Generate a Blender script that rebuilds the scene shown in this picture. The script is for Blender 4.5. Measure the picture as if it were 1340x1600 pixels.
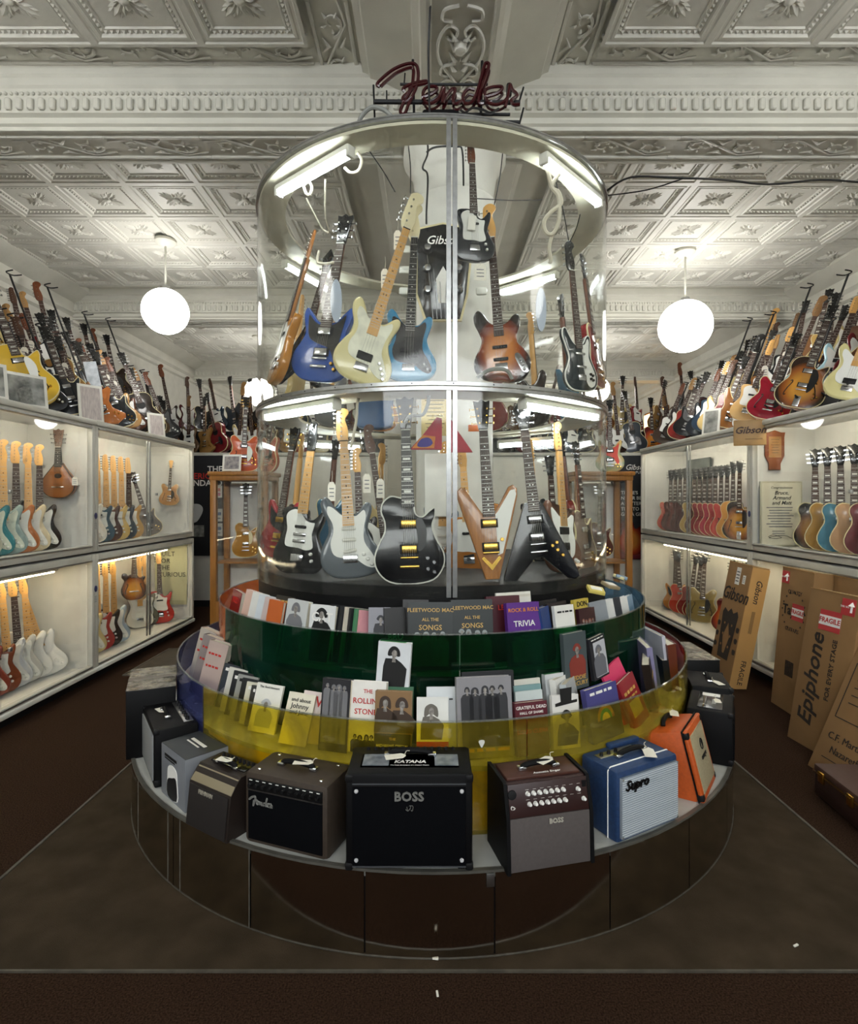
import bpy, bmesh, math, random
from mathutils import Vector, Matrix
R = math.radians
random.seed(7)
SC = bpy.context.scene
COL = SC.collection
for _o in list(bpy.data.objects): bpy.data.objects.remove(_o)

# ---------------------------------------------------------------- camera, world, exposure
F, CX, CY, EYE = 880.0, 670.0, 780.0, 1.70
cam_d = bpy.data.cameras.new('camera'); cam = bpy.data.objects.new('camera', cam_d); COL.objects.link(cam)
cam.location = (0, 0, EYE); cam.rotation_euler = (R(90), 0, 0)
cam_d.sensor_fit = 'AUTO'; cam_d.sensor_width = 36.0; cam_d.lens = F/1600*36.0
cam_d.shift_y = -20.0/1600; cam_d.clip_start = .05; cam_d.clip_end = 100
SC.camera = cam
world = bpy.data.worlds.new('world'); SC.world = world; world.use_nodes = True
world.node_tree.nodes['Background'].inputs[0].default_value = (.9, .95, 1, 1)
world.node_tree.nodes['Background'].inputs[1].default_value = .9
vs = SC.view_settings; vs.view_transform = 'Standard'; vs.look = 'None'; vs.gamma = 1; vs.exposure = 1.12; vs.use_curve_mapping = False
try:
    SC.cycles.transparent_max_bounces = 16; SC.cycles.max_bounces = 5; SC.cycles.diffuse_bounces = 3; SC.cycles.glossy_bounces = 3; SC.cycles.transmission_bounces = 2
    SC.cycles.use_adaptive_sampling = True; SC.cycles.adaptive_threshold = .1; SC.cycles.adaptive_min_samples = 12; SC.cycles.sample_clamp_indirect = 6
except Exception: pass
# added fill light high behind the photographer to brighten the books and amplifiers
fill_d = bpy.data.lights.new('front_fill_light', 'AREA'); fill_d.shape = 'RECTANGLE'; fill_d.size = 9.0; fill_d.size_y = 1.2
fill_d.energy = 195; fill_d.color = (.93, .97, 1)
fill_o = bpy.data.objects.new('front_fill_light', fill_d); COL.objects.link(fill_o)
fill_o.location = (.1, -4.75, 3.75); fill_o.rotation_euler = (R(75), 0, 0)
GLOBE_E, TUBE_E, STRIP_E, LOWER_E = 9.0, 18.0, 17.0, 15.0

def P(px, py, Y):                                  # point at distance Y along the room seen at that place in the photograph
    return Vector(((px-CX)/F*Y, Y, EYE-(py-CY)/F*Y))

# ---------------------------------------------------------------- materials
def lin(h):
    if isinstance(h, str):
        h = h.lstrip('#'); c = [int(h[i:i+2], 16)/255 for i in (0, 2, 4)]
    else: c = [v/255 for v in h]
    return tuple(((v+.055)/1.055)**2.4 if v > .04045 else v/12.92 for v in c)+(1,)
MATS = {}
def mat(name, col='#808080', rough=.5, metal=0.0, var=0.0, vscale=8.0, bump=0.0, bscale=60.0, coat=0.0, emit=0.0, col2=None, stretch=None, spec=None):
    if name in MATS: return MATS[name]
    m = bpy.data.materials.new(name); m.use_nodes = True; nt = m.node_tree; N = nt.nodes; L = nt.links
    b = N['Principled BSDF']; c = lin(col)
    b.inputs['Base Color'].default_value = c; b.inputs['Roughness'].default_value = rough; b.inputs['Metallic'].default_value = metal
    if coat: b.inputs['Coat Weight'].default_value = coat; b.inputs['Coat Roughness'].default_value = .06
    if spec is not None: b.inputs['Specular IOR Level'].default_value = spec
    tc = None
    if var or bump or col2:
        tc = N.new('ShaderNodeTexCoord'); src = tc.outputs['Object']
        if stretch:
            mp = N.new('ShaderNodeMapping'); mp.inputs['Scale'].default_value = stretch; L.new(src, mp.inputs[0]); src = mp.outputs[0]
    if var or col2:
        n = N.new('ShaderNodeTexNoise'); n.inputs['Scale'].default_value = vscale; n.inputs['Detail'].default_value = 6; L.new(src, n.inputs[0])
        r = N.new('ShaderNodeValToRGB'); r.color_ramp.elements[0].position = .32; r.color_ramp.elements[1].position = .7
        c2 = lin(col2) if col2 else tuple(min(1, v*(1+var)) for v in c[:3])+(1,)
        c1 = c if col2 else tuple(v*(1-var) for v in c[:3])+(1,)
        r.color_ramp.elements[0].color = c1; r.color_ramp.elements[1].color = c2
        L.new(n.outputs['Fac'], r.inputs[0]); L.new(r.outputs[0], b.inputs['Base Color'])
    if bump:
        n2 = N.new('ShaderNodeTexNoise'); n2.inputs['Scale'].default_value = bscale; n2.inputs['Detail'].default_value = 4; L.new(src, n2.inputs[0])
        bp = N.new('ShaderNodeBump'); bp.inputs['Strength'].default_value = bump; bp.inputs['Distance'].default_value = .01
        L.new(n2.outputs['Fac'], bp.inputs['Height']); L.new(bp.outputs[0], b.inputs['Normal'])
    if emit:
        b.inputs['Emission Color'].default_value = c; b.inputs['Emission Strength'].default_value = emit
    MATS[name] = m; return m
def burst(name, inner, mid, outer, rough=.25):      # sunburst finish: amber middle, dark rim, as sprayed on the body
    if name in MATS: return MATS[name]
    m = mat(name, inner, rough, coat=.6); nt = m.node_tree; N = nt.nodes; L = nt.links
    tc = N.new('ShaderNodeTexCoord'); mp = N.new('ShaderNodeMapping'); mp.inputs['Location'].default_value = (-1, 0, -.84); mp.inputs['Scale'].default_value = (2, 0, 2)
    g = N.new('ShaderNodeTexGradient'); g.gradient_type = 'SPHERICAL'; r = N.new('ShaderNodeValToRGB')
    L.new(tc.outputs['Generated'], mp.inputs[0]); L.new(mp.outputs[0], g.inputs[0]); L.new(g.outputs[0], r.inputs[0])
    e = r.color_ramp.elements; e[0].position = .05; e[0].color = lin(outer); e[1].position = .62; e[1].color = lin(inner)
    k = e.new(.3); k.color = lin(mid)
    L.new(r.outputs[0], N['Principled BSDF'].inputs['Base Color']); return m
def acrylic(name, tint, haze=.05, haze_col=(.8, .8, .8), haze_hi=.14, refl=.045, scale=5.0, rough=.02, transl=False):
    if name in MATS: return MATS[name]
    m = bpy.data.materials.new(name); m.use_nodes = True; nt = m.node_tree; N = nt.nodes; L = nt.links; N.clear()
    out = N.new('ShaderNodeOutputMaterial'); tr = N.new('ShaderNodeBsdfTransparent'); tr.inputs[0].default_value = tuple(tint)+(1,)
    df = N.new('ShaderNodeBsdfDiffuse'); df.inputs[0].default_value = tuple(haze_col)+(1,)
    tl = N.new('ShaderNodeBsdfTranslucent'); tl.inputs[0].default_value = tuple(haze_col)+(1,)
    dm = N.new('ShaderNodeMixShader'); dm.inputs[0].default_value = .5 if transl else .25; L.new(df.outputs[0], dm.inputs[1]); L.new(tl.outputs[0], dm.inputs[2])
    gl = N.new('ShaderNodeBsdfGlossy'); gl.inputs['Roughness'].default_value = rough
    tc = N.new('ShaderNodeTexCoord'); ns = N.new('ShaderNodeTexNoise'); ns.inputs['Scale'].default_value = scale; ns.inputs['Detail'].default_value = 8; ns.inputs['Distortion'].default_value = 1.2
    mr = N.new('ShaderNodeMapRange'); mr.inputs[1].default_value = .35; mr.inputs[2].default_value = .75; mr.inputs[3].default_value = haze; mr.inputs[4].default_value = haze_hi
    L.new(tc.outputs['Object'], ns.inputs[0]); L.new(ns.outputs['Fac'], mr.inputs[0])
    m1 = N.new('ShaderNodeMixShader'); L.new(mr.outputs[0], m1.inputs[0]); L.new(tr.outputs[0], m1.inputs[1]); L.new(dm.outputs[0], m1.inputs[2])
    lw = N.new('ShaderNodeLayerWeight'); lw.inputs[0].default_value = .5
    pw = N.new('ShaderNodeMath'); pw.operation = 'POWER'; pw.inputs[1].default_value = 5; L.new(lw.outputs['Facing'], pw.inputs[0])
    ma = N.new('ShaderNodeMath'); ma.operation = 'MULTIPLY_ADD'; ma.inputs[1].default_value = .7; ma.inputs[2].default_value = refl; ma.use_clamp = True; L.new(pw.outputs[0], ma.inputs[0])
    m2 = N.new('ShaderNodeMixShader'); L.new(ma.outputs[0], m2.inputs[0]); L.new(m1.outputs[0], m2.inputs[1]); L.new(gl.outputs[0], m2.inputs[2])
    L.new(m2.outputs[0], out.inputs[0]); MATS[name] = m; return m
def figured(name, base, dark, scale, rough=.5, kind='BANDS', dirn='X', dist=2.0):   # woven cloth, wood grain, ribbed grilles
    if name in MATS: return MATS[name]
    m = mat(name, base, rough); nt = m.node_tree; N = nt.nodes; L = nt.links
    tc = N.new('ShaderNodeTexCoord'); w = N.new('ShaderNodeTexWave'); w.wave_type = kind; w.bands_direction = dirn
    w.inputs['Scale'].default_value = scale; w.inputs['Distortion'].default_value = dist; w.inputs['Detail'].default_value = 3
    r = N.new('ShaderNodeValToRGB'); r.color_ramp.elements[0].color = lin(base); r.color_ramp.elements[1].color = lin(dark)
    L.new(tc.outputs['Object'], w.inputs[0]); L.new(w.outputs['Fac'], r.inputs[0]); L.new(r.outputs[0], N['Principled BSDF'].inputs['Base Color']); return m

# ---------------------------------------------------------------- mesh helpers (bmesh)
def B(): return bmesh.new()
def box(bm, c, s, r=0.0, rot=None, seg=2):
    g = bmesh.ops.create_cube(bm, size=1.0)['verts']
    M = Matrix.Diagonal((s[0], s[1], s[2], 1))
    if rot is not None: M = rot.to_4x4() @ M
    M = Matrix.Translation(c) @ M
    bmesh.ops.transform(bm, matrix=M, verts=g)
    if r:
        vset = set(g); ed = [e for e in bm.edges if e.verts[0] in vset and e.verts[1] in vset]
        bmesh.ops.bevel(bm, geom=ed, offset=r, segments=seg, affect='EDGES', profile=.5)
    return bm
def ring_faces(bm, rings, closed=True, caps=True):
    n = len(rings[0])
    for a, b in zip(rings[:-1], rings[1:]):
        for i in range(n if closed else n-1):
            j = (i+1) % n
            try: bm.faces.new((a[i], a[j], b[j], b[i]))
            except ValueError: pass
    if caps:
        for rg in (rings[0], rings[-1]):
            try: bm.faces.new(rg)
            except ValueError: pass
def tube(bm, path, r, n=6, closed=False):
    path = [Vector(p) for p in path]; rings = []; m = len(path); prev = None
    for i, p in enumerate(path):
        if closed: t = path[(i+1) % m]-path[i-1]
        else: t = path[min(i+1, m-1)]-path[max(i-1, 0)]
        if t.length < 1e-9: t = Vector((0, 0, 1))
        t.normalize()
        if prev is None:
            u = t.orthogonal().normalized()
        else:
            u = prev-t*prev.dot(t)
            u = u.normalized() if u.length > 1e-6 else t.orthogonal().normalized()
        prev = u; v = t.cross(u); rr = r[i] if isinstance(r, (list, tuple)) else r
        rings.append([bm.verts.new(p+(u*math.cos(2*math.pi*k/n)+v*math.sin(2*math.pi*k/n))*rr) for k in range(n)])
    if closed: rings.append(rings[0])
    ring_faces(bm, rings, True, not closed); return bm
def lathe(bm, prof, n=24, c=(0, 0, 0), closed_prof=False):
    c = Vector(c); rings = []
    for k in range(n):
        a = 2*math.pi*k/n
        rings.append([bm.verts.new(c+Vector((r*math.cos(a), r*math.sin(a), z))) for r, z in prof])
    rings.append(rings[0]); ring_faces(bm, rings, closed_prof, False)
    bmesh.ops.remove_doubles(bm, verts=bm.verts[:], dist=1e-5); return bm
def smooth(pts, k=4):
    out = []; n = len(pts)
    for i in range(n):
        p0, p1, p2, p3 = (Vector(pts[(i+d) % n]) for d in (-1, 0, 1, 2))
        for j in range(k):
            t = j/k
            out.append(.5*((2*p1)+(p2-p0)*t+(2*p0-5*p1+4*p2-p3)*t*t+(3*p1-p0-3*p2+p3)*t**3))
    return [(p.x, p.y) for p in out]
def spline(pts, k=5):
    out = []; n = len(pts)
    for i in range(n-1):
        p0, p1, p2, p3 = (Vector(pts[max(0, min(n-1, i+d))]) for d in (-1, 0, 1, 2))
        for j in range(k):
            t = j/k
            out.append(.5*((2*p1)+(p2-p0)*t+(2*p0-5*p1+4*p2-p3)*t*t+(3*p1-p0-3*p2+p3)*t**3))
    out.append(Vector(pts[-1])); return out
def inset(pts, d):
    n = len(pts); out = []
    for i in range(n):
        a, b = Vector(pts[i-1]), Vector(pts[(i+1) % n]); t = (b-a)
        t = t.normalized() if t.length > 1e-9 else Vector((1, 0))
        out.append((pts[i][0]-t.y*d, pts[i][1]+t.x*d))
    return out
def prism(bm, pts, y0, y1, bev=0.0):                # outline in x/z, extruded along y
    A = sum(pts[i-1][0]*pts[i][1]-pts[i][0]*pts[i-1][1] for i in range(len(pts)))
    if A < 0: pts = pts[::-1]
    lay = [(bev, y0), (bev*.3, y0+bev*.3), (0, y0+bev), (0, y1-bev), (bev*.3, y1-bev*.3), (bev, y1)] if bev else [(0, y0), (0, y1)]
    rings = []
    for d, y in lay:
        q = inset(pts, d) if d else pts
        rings.append([bm.verts.new((x, y, z)) for x, z in q])
    ring_faces(bm, rings); return bm
def arc_sheet(bm, r0, r1, z0, z1, a0, a1, c, n=None):    # curved sheet around a vertical axis, angles from the side facing the camera
    n = n or max(3, int(abs(a1-a0)/3)); rings = []
    for k in range(n+1):
        a = R(a0+(a1-a0)*k/n); s, co = math.sin(a), -math.cos(a)
        rings.append([bm.verts.new((c[0]+r*s, c[1]+r*co, z)) for r, z in ((r0, z0), (r1, z0), (r1, z1), (r0, z1))])
    full = abs(abs(a1-a0)-360) < .01
    ring_faces(bm, rings, True, not full)
    if full: bmesh.ops.remove_doubles(bm, verts=bm.verts[:], dist=1e-5)
    return bm
def done(bm, ang=32, recalc=True):
    if recalc: bmesh.ops.recalc_face_normals(bm, faces=bm.faces[:])
    me = bpy.data.meshes.new('mesh'); bm.to_mesh(me); bm.free()
    if me.polygons:
        me.polygons.foreach_set('use_smooth', [True]*len(me.polygons))
        me.set_sharp_from_angle(angle=R(ang))
    return me
# ---------------------------------------------------------------- objects
def thing(name, label, cat, loc=(0, 0, 0), rz=0.0, group=None, mw=None):
    o = bpy.data.objects.new(name, None); COL.objects.link(o); o.empty_display_size = .05
    if mw is not None: o.matrix_world = mw
    else: o.location = loc; o.rotation_euler = (0, 0, rz)
    o['label'] = label; o['category'] = cat
    if group: o['group'] = group
    return o
def part(name, me, m, parent=None, loc=(0, 0, 0), rot=(0, 0, 0), label=None):
    if isinstance(me, bmesh.types.BMesh): me = done(me)
    o = bpy.data.objects.new(name, me); COL.objects.link(o); o.parent = parent; o.location = loc; o.rotation_euler = rot
    if not me.materials: me.materials.append(None)
    o.material_slots[0].link = 'OBJECT'; o.material_slots[0].material = m
    if label: o['label'] = label
    if name in ('tuner_row', 'fret_wire', 'inlay', 'string_set', 'writing', 'panel_print', 'grille_rib', 'barcode', 'small_print', 'dentil_band'): o['kind'] = 'stuff'
    return o
def single(name, me, m, label, cat, group=None, loc=(0, 0, 0), rot=(0, 0, 0)):
    o = part(name, me, m, None, loc, rot, label); o['category'] = cat
    if group: o['group'] = group
    return o
def struct(name, me, m, parent=None, loc=(0, 0, 0), rot=(0, 0, 0)):
    o = part(name, me, m, parent, loc, rot)
    if parent is None: o['kind'] = 'structure'
    return o
def orient(base, up, face):
    z = Vector(up).normalized(); f = Vector(face); y = -(f-z*f.dot(z)).normalized(); x = y.cross(z)
    return Matrix.Translation(base) @ Matrix((x, y, z)).transposed().to_4x4()
TXT = {}
def text_me(s, size=1.0, align='CENTER', shear=0.0, depth=.0006, space=1.0, bold=0.0):
    k = (s, align, shear, depth, space, bold, round(size, 4))
    if k in TXT: return TXT[k]
    cu = bpy.data.curves.new('lettering', 'FONT'); cu.body = s; cu.size = size; cu.align_x = align; cu.align_y = 'CENTER'
    cu.shear = shear; cu.extrude = depth; cu.space_character = space; cu.offset = bold*size; cu.resolution_u = 2
    ob = bpy.data.objects.new('lettering', cu)
    me = bpy.data.meshes.new_from_object(ob); bpy.data.objects.remove(ob); TXT[k] = me; return me
def text(s, size, m, parent, loc, rot=(0, 0, 0), **kw):   # lettering standing upright in x/z, read from -y
    o = part('lettering', text_me(s, size, **kw), m, parent, loc, (R(90)+rot[0], rot[1], rot[2])); return o

# common materials
WHITE = mat('painted_white', '#e4e2d8', .5, var=.05); CREAM = mat('cream_paint', '#d8d4bd', .6, var=.06)
CHROME = mat('chrome', '#c8c9cc', .18, 1.0); GOLD = mat('gold_plate', '#cfa64e', .25, 1.0); STEEL = mat('brushed_aluminium', '#a9aaa8', .35, 1.0, var=.12, vscale=30)
BLACK = mat('black_gloss', '#0b0b0c', .2, coat=.5); BLACKM = mat('black_vinyl', '#0c0c0d', .6, bump=.25, bscale=400, spec=.2); DARK = mat('dark_plastic', '#151516', .5, spec=.25)
MAPLE = mat('maple', '#d9a65e', .35, var=.12, vscale=6, stretch=(1, 1, .2)); ROSE = mat('rosewood', '#3a2419', .5, var=.2, vscale=20); EBONY = mat('ebony', '#17130f', .4)
MAHOG = mat('mahogany', '#6b3a20', .35, var=.15, vscale=8, stretch=(4, 4, .5)); NATW = mat('natural_wood', '#b77a3c', .32, col2='#8f5a28', vscale=10, stretch=(5, 5, .5), coat=.4)
PAPER = mat('paper', '#eeebe0', .8); TAGW = mat('tag_card', '#efeadb', .7); PEARL = mat('pearl', '#dcdcd2', .25)
INK = mat('ink_black', '#101010', .6); INKW = mat('ink_white', '#f2f0ea', .6); INKR = mat('ink_red', '#c22a22', .6); INKG = mat('ink_gold', '#c9a45a', .5)
GREYM = mat('grey_print', '#77777a', .6); ROPE = mat('rope', '#cfc8b4', .8); CABLE = mat('cable_grey', '#8b8d88', .5); WIRE = mat('wire_black', '#191817', .5)
# ================================================================ the room
XL, XR, YF, YB, HC, HS = -4.9, 5.1, -5.0, 15.0, 4.475, 4.14
CEIL = mat('tin_ceiling_paint', '#d0cec2', .55, var=.07, vscale=3, bump=.12, bscale=25)
CEIL2 = mat('tin_tile_paint', '#d4d2c8', .5, var=.06, vscale=4, bump=.1, bscale=40)
WALLM = mat('wall_paint', '#cfcdc2', .8, var=.05)
CARPET = mat('brown_carpet', '#3a2a20', .95, var=.6, vscale=150, bump=.9, bscale=260, spec=.03)
MATM = mat('worn_mat', '#40362a', .9, var=.25, vscale=6, bump=.6, bscale=300, spec=.06)
def quad(pts):
    bm = B(); bm.faces.new([bm.verts.new(p) for p in pts]); return bm
bm = B(); box(bm, ((XL+XR)/2, (YF+YB)/2, -.05), (XR-XL, YB-YF, .1)); floor = struct('floor', bm, CARPET)
bm = B(); box(bm, ((XL+XR)/2, (YF+YB)/2, HC+.1), (XR-XL, YB-YF, .1)); ceiling = struct('ceiling', bm, CEIL)
bm = B(); box(bm, (XL-.1, (YF+YB)/2, 2.3), (.2, YB-YF, 4.7)); struct('wall_left', bm, WALLM)
bm = B(); box(bm, (XR+.1, (YF+YB)/2, 2.3), (.2, YB-YF, 4.7)); struct('wall_right', bm, WALLM)
bm = B(); box(bm, ((XL+XR)/2, YB+.1, 2.3), (XR-XL+.4, .2, 4.7)); struct('wall_back', bm, WALLM)
bm = B(); box(bm, ((XL+XR)/2, YF-.1, 2.3), (XR-XL+.4, .2, 4.7)); struct('wall_front', bm, mat('dark_shopfront', '#2b2622', .6))
# small bright window high in the right wall, far back
wd = B(); box(wd, (XR-.02, 12.6, 3.45), (.03, 1.3, .5)); w1 = struct('window_1', wd, mat('window_frame', '#8a5a2a', .5))
bm = B(); box(bm, (XR-.05, 12.6, 3.45), (.02, 1.2, .4)); part('pane', bm, mat('sunlit_pane', '#ffcf8a', .3, emit=3.0), w1)
bm = B()
for c, s in (((.1, -4.93, 3.1), (9.3, .1, .08)), ((.1, -4.93, 4.38), (9.3, .1, .08))): box(bm, c, s)
for k in range(7): box(bm, (-4.5+.1+1.5*k, -4.93, 3.75), (.08, .1, 1.3))
struct('fill_light_frame', bm, MATS['window_frame'])  # made-up transom frame around the added fill light, out of view
# floor mat with a pale edging strip
bm = B(); box(bm, (.03, 3.95, .004), (3.86, 3.84, .008)); mt = single('floor_mat', bm, MATM, 'worn grey-brown square floor mat under the round display', 'mat')
for c, s in (((-1.91, 3.95, .005), (.014, 3.86, .012)), ((1.97, 3.95, .005), (.014, 3.86, .012)), ((.03, 2.024, .003), (3.9, .008, .010))):
    bm = B(); box(bm, c, s); part('edging_strip', bm, mat('edging', '#4a453b', .6, var=.3, vscale=20), mt)
bm = B(); box(bm, (-2.62, 5.9, .004), (.62, .95, .008)); hatch = single('floor_hatch', bm, mat('hatch', '#3d352a', .85, var=.2, vscale=9), 'flat hatch panel with a pale metal edge in the left aisle floor', 'floor hatch')
for c, s in (((-2.62, 5.42, .005), (.64, .014, .014)), ((-2.62, 6.38, .005), (.64, .014, .014)), ((-2.94, 5.9, .005), (.014, .97, .014)), ((-2.30, 5.9, .005), (.014, .97, .014))):
    bm = B(); box(bm, c, s); part('edging_strip', bm, MATS['edging'], hatch)
for i, (px, py) in enumerate(((1243, 1482), (683, 1558), (680, 1503))):
    p = P(px, py, 1.7*F/(py-CY)); bm = B(); box(bm, (p.x, p.y, .012), (.022, .007, .004), rot=Matrix.Rotation(i*1.3+.4, 3, 'Z'))
    single('paper_scrap', bm, PAPER, ['tiny white paper scrap on the mat at right', 'tiny pale scrap on the dark carpet in front', 'tiny white chip at the foot of the mirrored base'][i], 'litter')
# tin tile, .60 x .65: ribbed square, bead row, leaf rosette
def tile_mesh():
    bm = B(); W, H = .325, .30
    prof = [(0, -.05), (.022, -.05), (.030, -.036), (.044, -.034), (.052, -.042), (.066, -.042), (.078, -.018), (.098, -.012), (.104, -.02), (.112, -.02), (.118, -.004)]
    rings = [[bm.verts.new((sx*(W-d), sy*(H-d), z)) for sx, sy in ((-1, -1), (1, -1), (1, 1), (-1, 1))] for d, z in prof]
    ring_faces(bm, rings, True, False); bm.faces.new(rings[-1])
    for k in range(13):
        t = -1+2*(k+.5)/13
        for x, y in ((t*(W-.09), H-.088), (t*(W-.09), -H+.088), (W-.088, t*(H-.09)), (-W+.088, t*(H-.09))):
            q = [bm.verts.new((x+dx, y+dy, -.014)) for dx, dy in ((-.013, -.011), (.013, -.011), (.013, .011), (-.013, .011))]
            a = bm.verts.new((x, y, -.034))
            for i in range(4): bm.faces.new((q[i], q[(i+1) % 4], a))
    def leaf(ang, r0, r1, w, h):
        d = Vector((math.cos(ang), math.sin(ang), 0)); n = Vector((-d.y, d.x, 0)); base = Vector((0, 0, -.004))
        a, b = bm.verts.new(d*r0+base), bm.verts.new(d*r1+base); m_ = d*(r0+(r1-r0)*.55)
        l, r = bm.verts.new(m_+n*w+base), bm.verts.new(m_-n*w+base); t = bm.verts.new(m_+Vector((0, 0, -h)))
        for q in ((a, l, t), (l, b, t), (b, r, t), (r, a, t)): bm.faces.new(q)
    for k in range(4): leaf(R(45+90*k), .02, .165, .022, .03)
    for k in range(4): leaf(R(90*k), .01, .10, .024, .034)
    for k in range(8): leaf(R(22.5+45*k), .03, .125, .014, .026)
    for k in range(8):
        a = R(45+90*(k//2)+(14 if k % 2 else -14)); leaf(a, .09, .15, .010, .02)
    lathe(bm, [(0, -.05), (.015, -.046), (.03, -.03), (.036, -.004)], 10)
    for v in bm.verts: v.co.z *= .62
    return done(bm, 25, False)
TILE = tile_mesh()
def frieze_mesh(L=.65, W=.22):                     # running scroll ornament between two ridges; hangs below z = 0
    bm = B()
    for s in (-1, 1): box(bm, (0, s*W/2, -.012), (L, .022, .03), .006)
    for s in (-1, 1):
        c = Vector((s*L/4, 0, 0)); pts = [c+Vector((math.cos(a)*(.10-.0145*a), math.sin(a)*(.075-.0108*a)*s, -.006)) for a in [k*.42 for k in range(15)]]
        tube(bm, pts, [.012-.0004*k for k in range(15)], 5)
        for k in range(5):
            a = k*1.256; d = Vector((math.cos(a), math.sin(a)*.8, 0)); q = c+d*.04
            tube(bm, [q+Vector((0, 0, -.004)), q+d*.02+Vector((0, 0, -.014)), q+d*.05], [.004, .011, .003], 5)
    tube(bm, [(-L/2, -.06, -.004), (-L/4, -.085, -.01), (0, 0, -.01), (L/4, .085, -.01), (L/2, .06, -.004)], .009, 5)
    tube(bm, [(-.06, .07, -.004), (0, .04, -.016), (.05, .085, -.004)], [.004, .014, .004], 5)
    tube(bm, [(-.06, -.07, -.004), (0, -.04, -.016), (.05, -.085, -.004)], [.004, .014, .004], 5)
    for v in bm.verts: v.co.z *= .6
    return done(bm, 40)
FRIEZE = frieze_mesh()
def medallion_mesh():                              # long heart-shaped scroll cartouche
    bm = B()
    for s in (-1, 1):
        tube(bm, spline([(0, -.28, -.006), (s*.05, -.2, -.008), (s*.115, -.08, -.008), (s*.12, .05, -.008), (s*.07, .14, -.008), (s*.02, .11, -.008), (s*.045, .05, -.008), (s*.075, .07, -.008)], 4), .009, 5)
        tube(bm, spline([(s*.02, .26, -.006), (s*.09, .24, -.01), (s*.10, .18, -.008), (s*.05, .17, -.008)], 4), .009, 5)
        for k in range(4):
            y = -.15+k*.07; tube(bm, [(s*.012, y-.02, -.004), (s*.03, y, -.016), (s*.06, y+.05, -.004)], [.004, .012, .003], 5)
    lathe(bm, [(0, -.04), (.03, -.03), (.045, -.002)], 10); return done(bm, 40)
MEDAL = medallion_mesh()
def dentil_mesh(L=.65):
    bm = B()
    for k in range(9): box(bm, (-L/2+(k+.5)*L/9, 0, 0), (.040, .03, .075), .008, seg=1)
    for k in range(18): box(bm, (-L/2+(k+.5)*L/18, .0, .07), (.02, .02, .022), .006, seg=1)
    return done(bm, 40)
DENT = dentil_mesh()
# tile fields
def tiles(rows, dep=.60):
    for y in rows:
        for k in range(6):
            for x in (-.74-.325-.65*k, 1.05+.325+.65*k):
                o = part('ceiling_tile', TILE, CEIL2, ceiling, (x, y+.3, HC+.033)); o.scale = (1, dep/.6, 1)
BEAMS = [3.915, 7.835, 11.755]
tiles([2.86, 2.26])
for b0 in BEAMS: tiles([b0+.185+.27+.6*k for k in range(5)] if b0 < 11 else [b0+.185+.27+.6*k for k in range(4)])
for x in [-.74-.65*k-.325 for k in range(6)]+[1.05+.65*k+.325 for k in range(6)]:
    part('frieze_panel', FRIEZE, CEIL2, ceiling, (x, 3.53, HC+.045))
for x in (-.58, .91):
    for y in (2.2, 2.85, 3.5): part('frieze_panel', FRIEZE, CEIL2, ceiling, (x, y, HC+.045), (0, 0, R(90)))
# cross beams with cornices
def beam_profile(b):
    h = [(.275, HC+.06), (.275, HC-.025), (.262, HC-.04), (.258, HC-.085), (.245, HC-.10), (.24, HC-.125), (.235, HC-.145), (.235, HC-.25), (.205, HC-.262), (.205, HC-.30), (.185, HC-.31), (.185, HS), (.165, HS), (.155, HS+.012)]
    return [(b-d, z) for d, z in h]+[(b+d, z) for d, z in h[::-1]]
for i, b in enumerate(BEAMS):
    bm = B(); pr = beam_profile(b)
    rings = [[bm.verts.new((x, y, z)) for y, z in pr] for x in (XL, XR)]; ring_faces(bm, rings, True, True)
    t = struct('trim_%d' % (i+1), done(bm, 20), CEIL)
    n = 15
    for k in range(n):
        x = XL+.325+.65*k+.1
        part('dentil_band', DENT, CEIL, t, (x, b-.245, HC-.2))
        if i < 2: part('frieze_panel', FRIEZE, CEIL2, t, (x, b, HS+.012))
# beam running along the room
XB = .17; bm = B()
hp = [(.60, HC+.06), (.60, HC-.015), (.56, HC-.03), (.55, HC-.045), (.30, HC-.13), (.27, HC-.14), (.26, HC-.20), (.225, HC-.22), (.215, HC-.30), (.185, HC-.31), (.185, HS), (.165, HS), (.155, HS+.012)]
pr = [(XB-d, z) for d, z in hp]+[(XB+d, z) for d, z in hp[::-1]]
rings = [[bm.verts.new((x, y, z)) for x, z in pr] for y in (YF, 14.9)]; ring_faces(bm, rings, True, True)
lb = struct('trim_4', done(bm, 20), CEIL)
for y in (2.45, 3.05, 3.42): part('scroll_medallion', MEDAL, CEIL2, lb, (XB, y, HS+.012), (0, 0, R(180)))
# wall cornices
for i, (x, s) in enumerate(((XL, 1), (XR, -1))):
    bm = B(); pr = [(x, HC+.06), (x+s*.34, HC+.06), (x+s*.34, HC), (x+s*.30, HC-.03), (x+s*.2, HC-.1), (x+s*.12, HC-.13), (x+s*.11, HC-.26), (x+s*.06, HC-.3), (x+s*.05, HC-.36), (x, HC-.38)]
    rings = [[bm.verts.new((a, y, z)) for a, z in pr] for y in (YF, YB)]; ring_faces(bm, rings, True, True); struct('trim_%d' % (i+5), done(bm, 20), CEIL)
# building column inside the display drum
bm = B(); lathe(bm, [(0, 0), (.27, 0), (.27, 3.72), (.29, 3.76), (.27, 3.80), (.30, 3.98), (.36, 4.06), (.36, HS), (0, HS)], 28); struct('trim_7', done(bm, 40), WHITE, None, (XB+.01, 3.98, .0))
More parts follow.
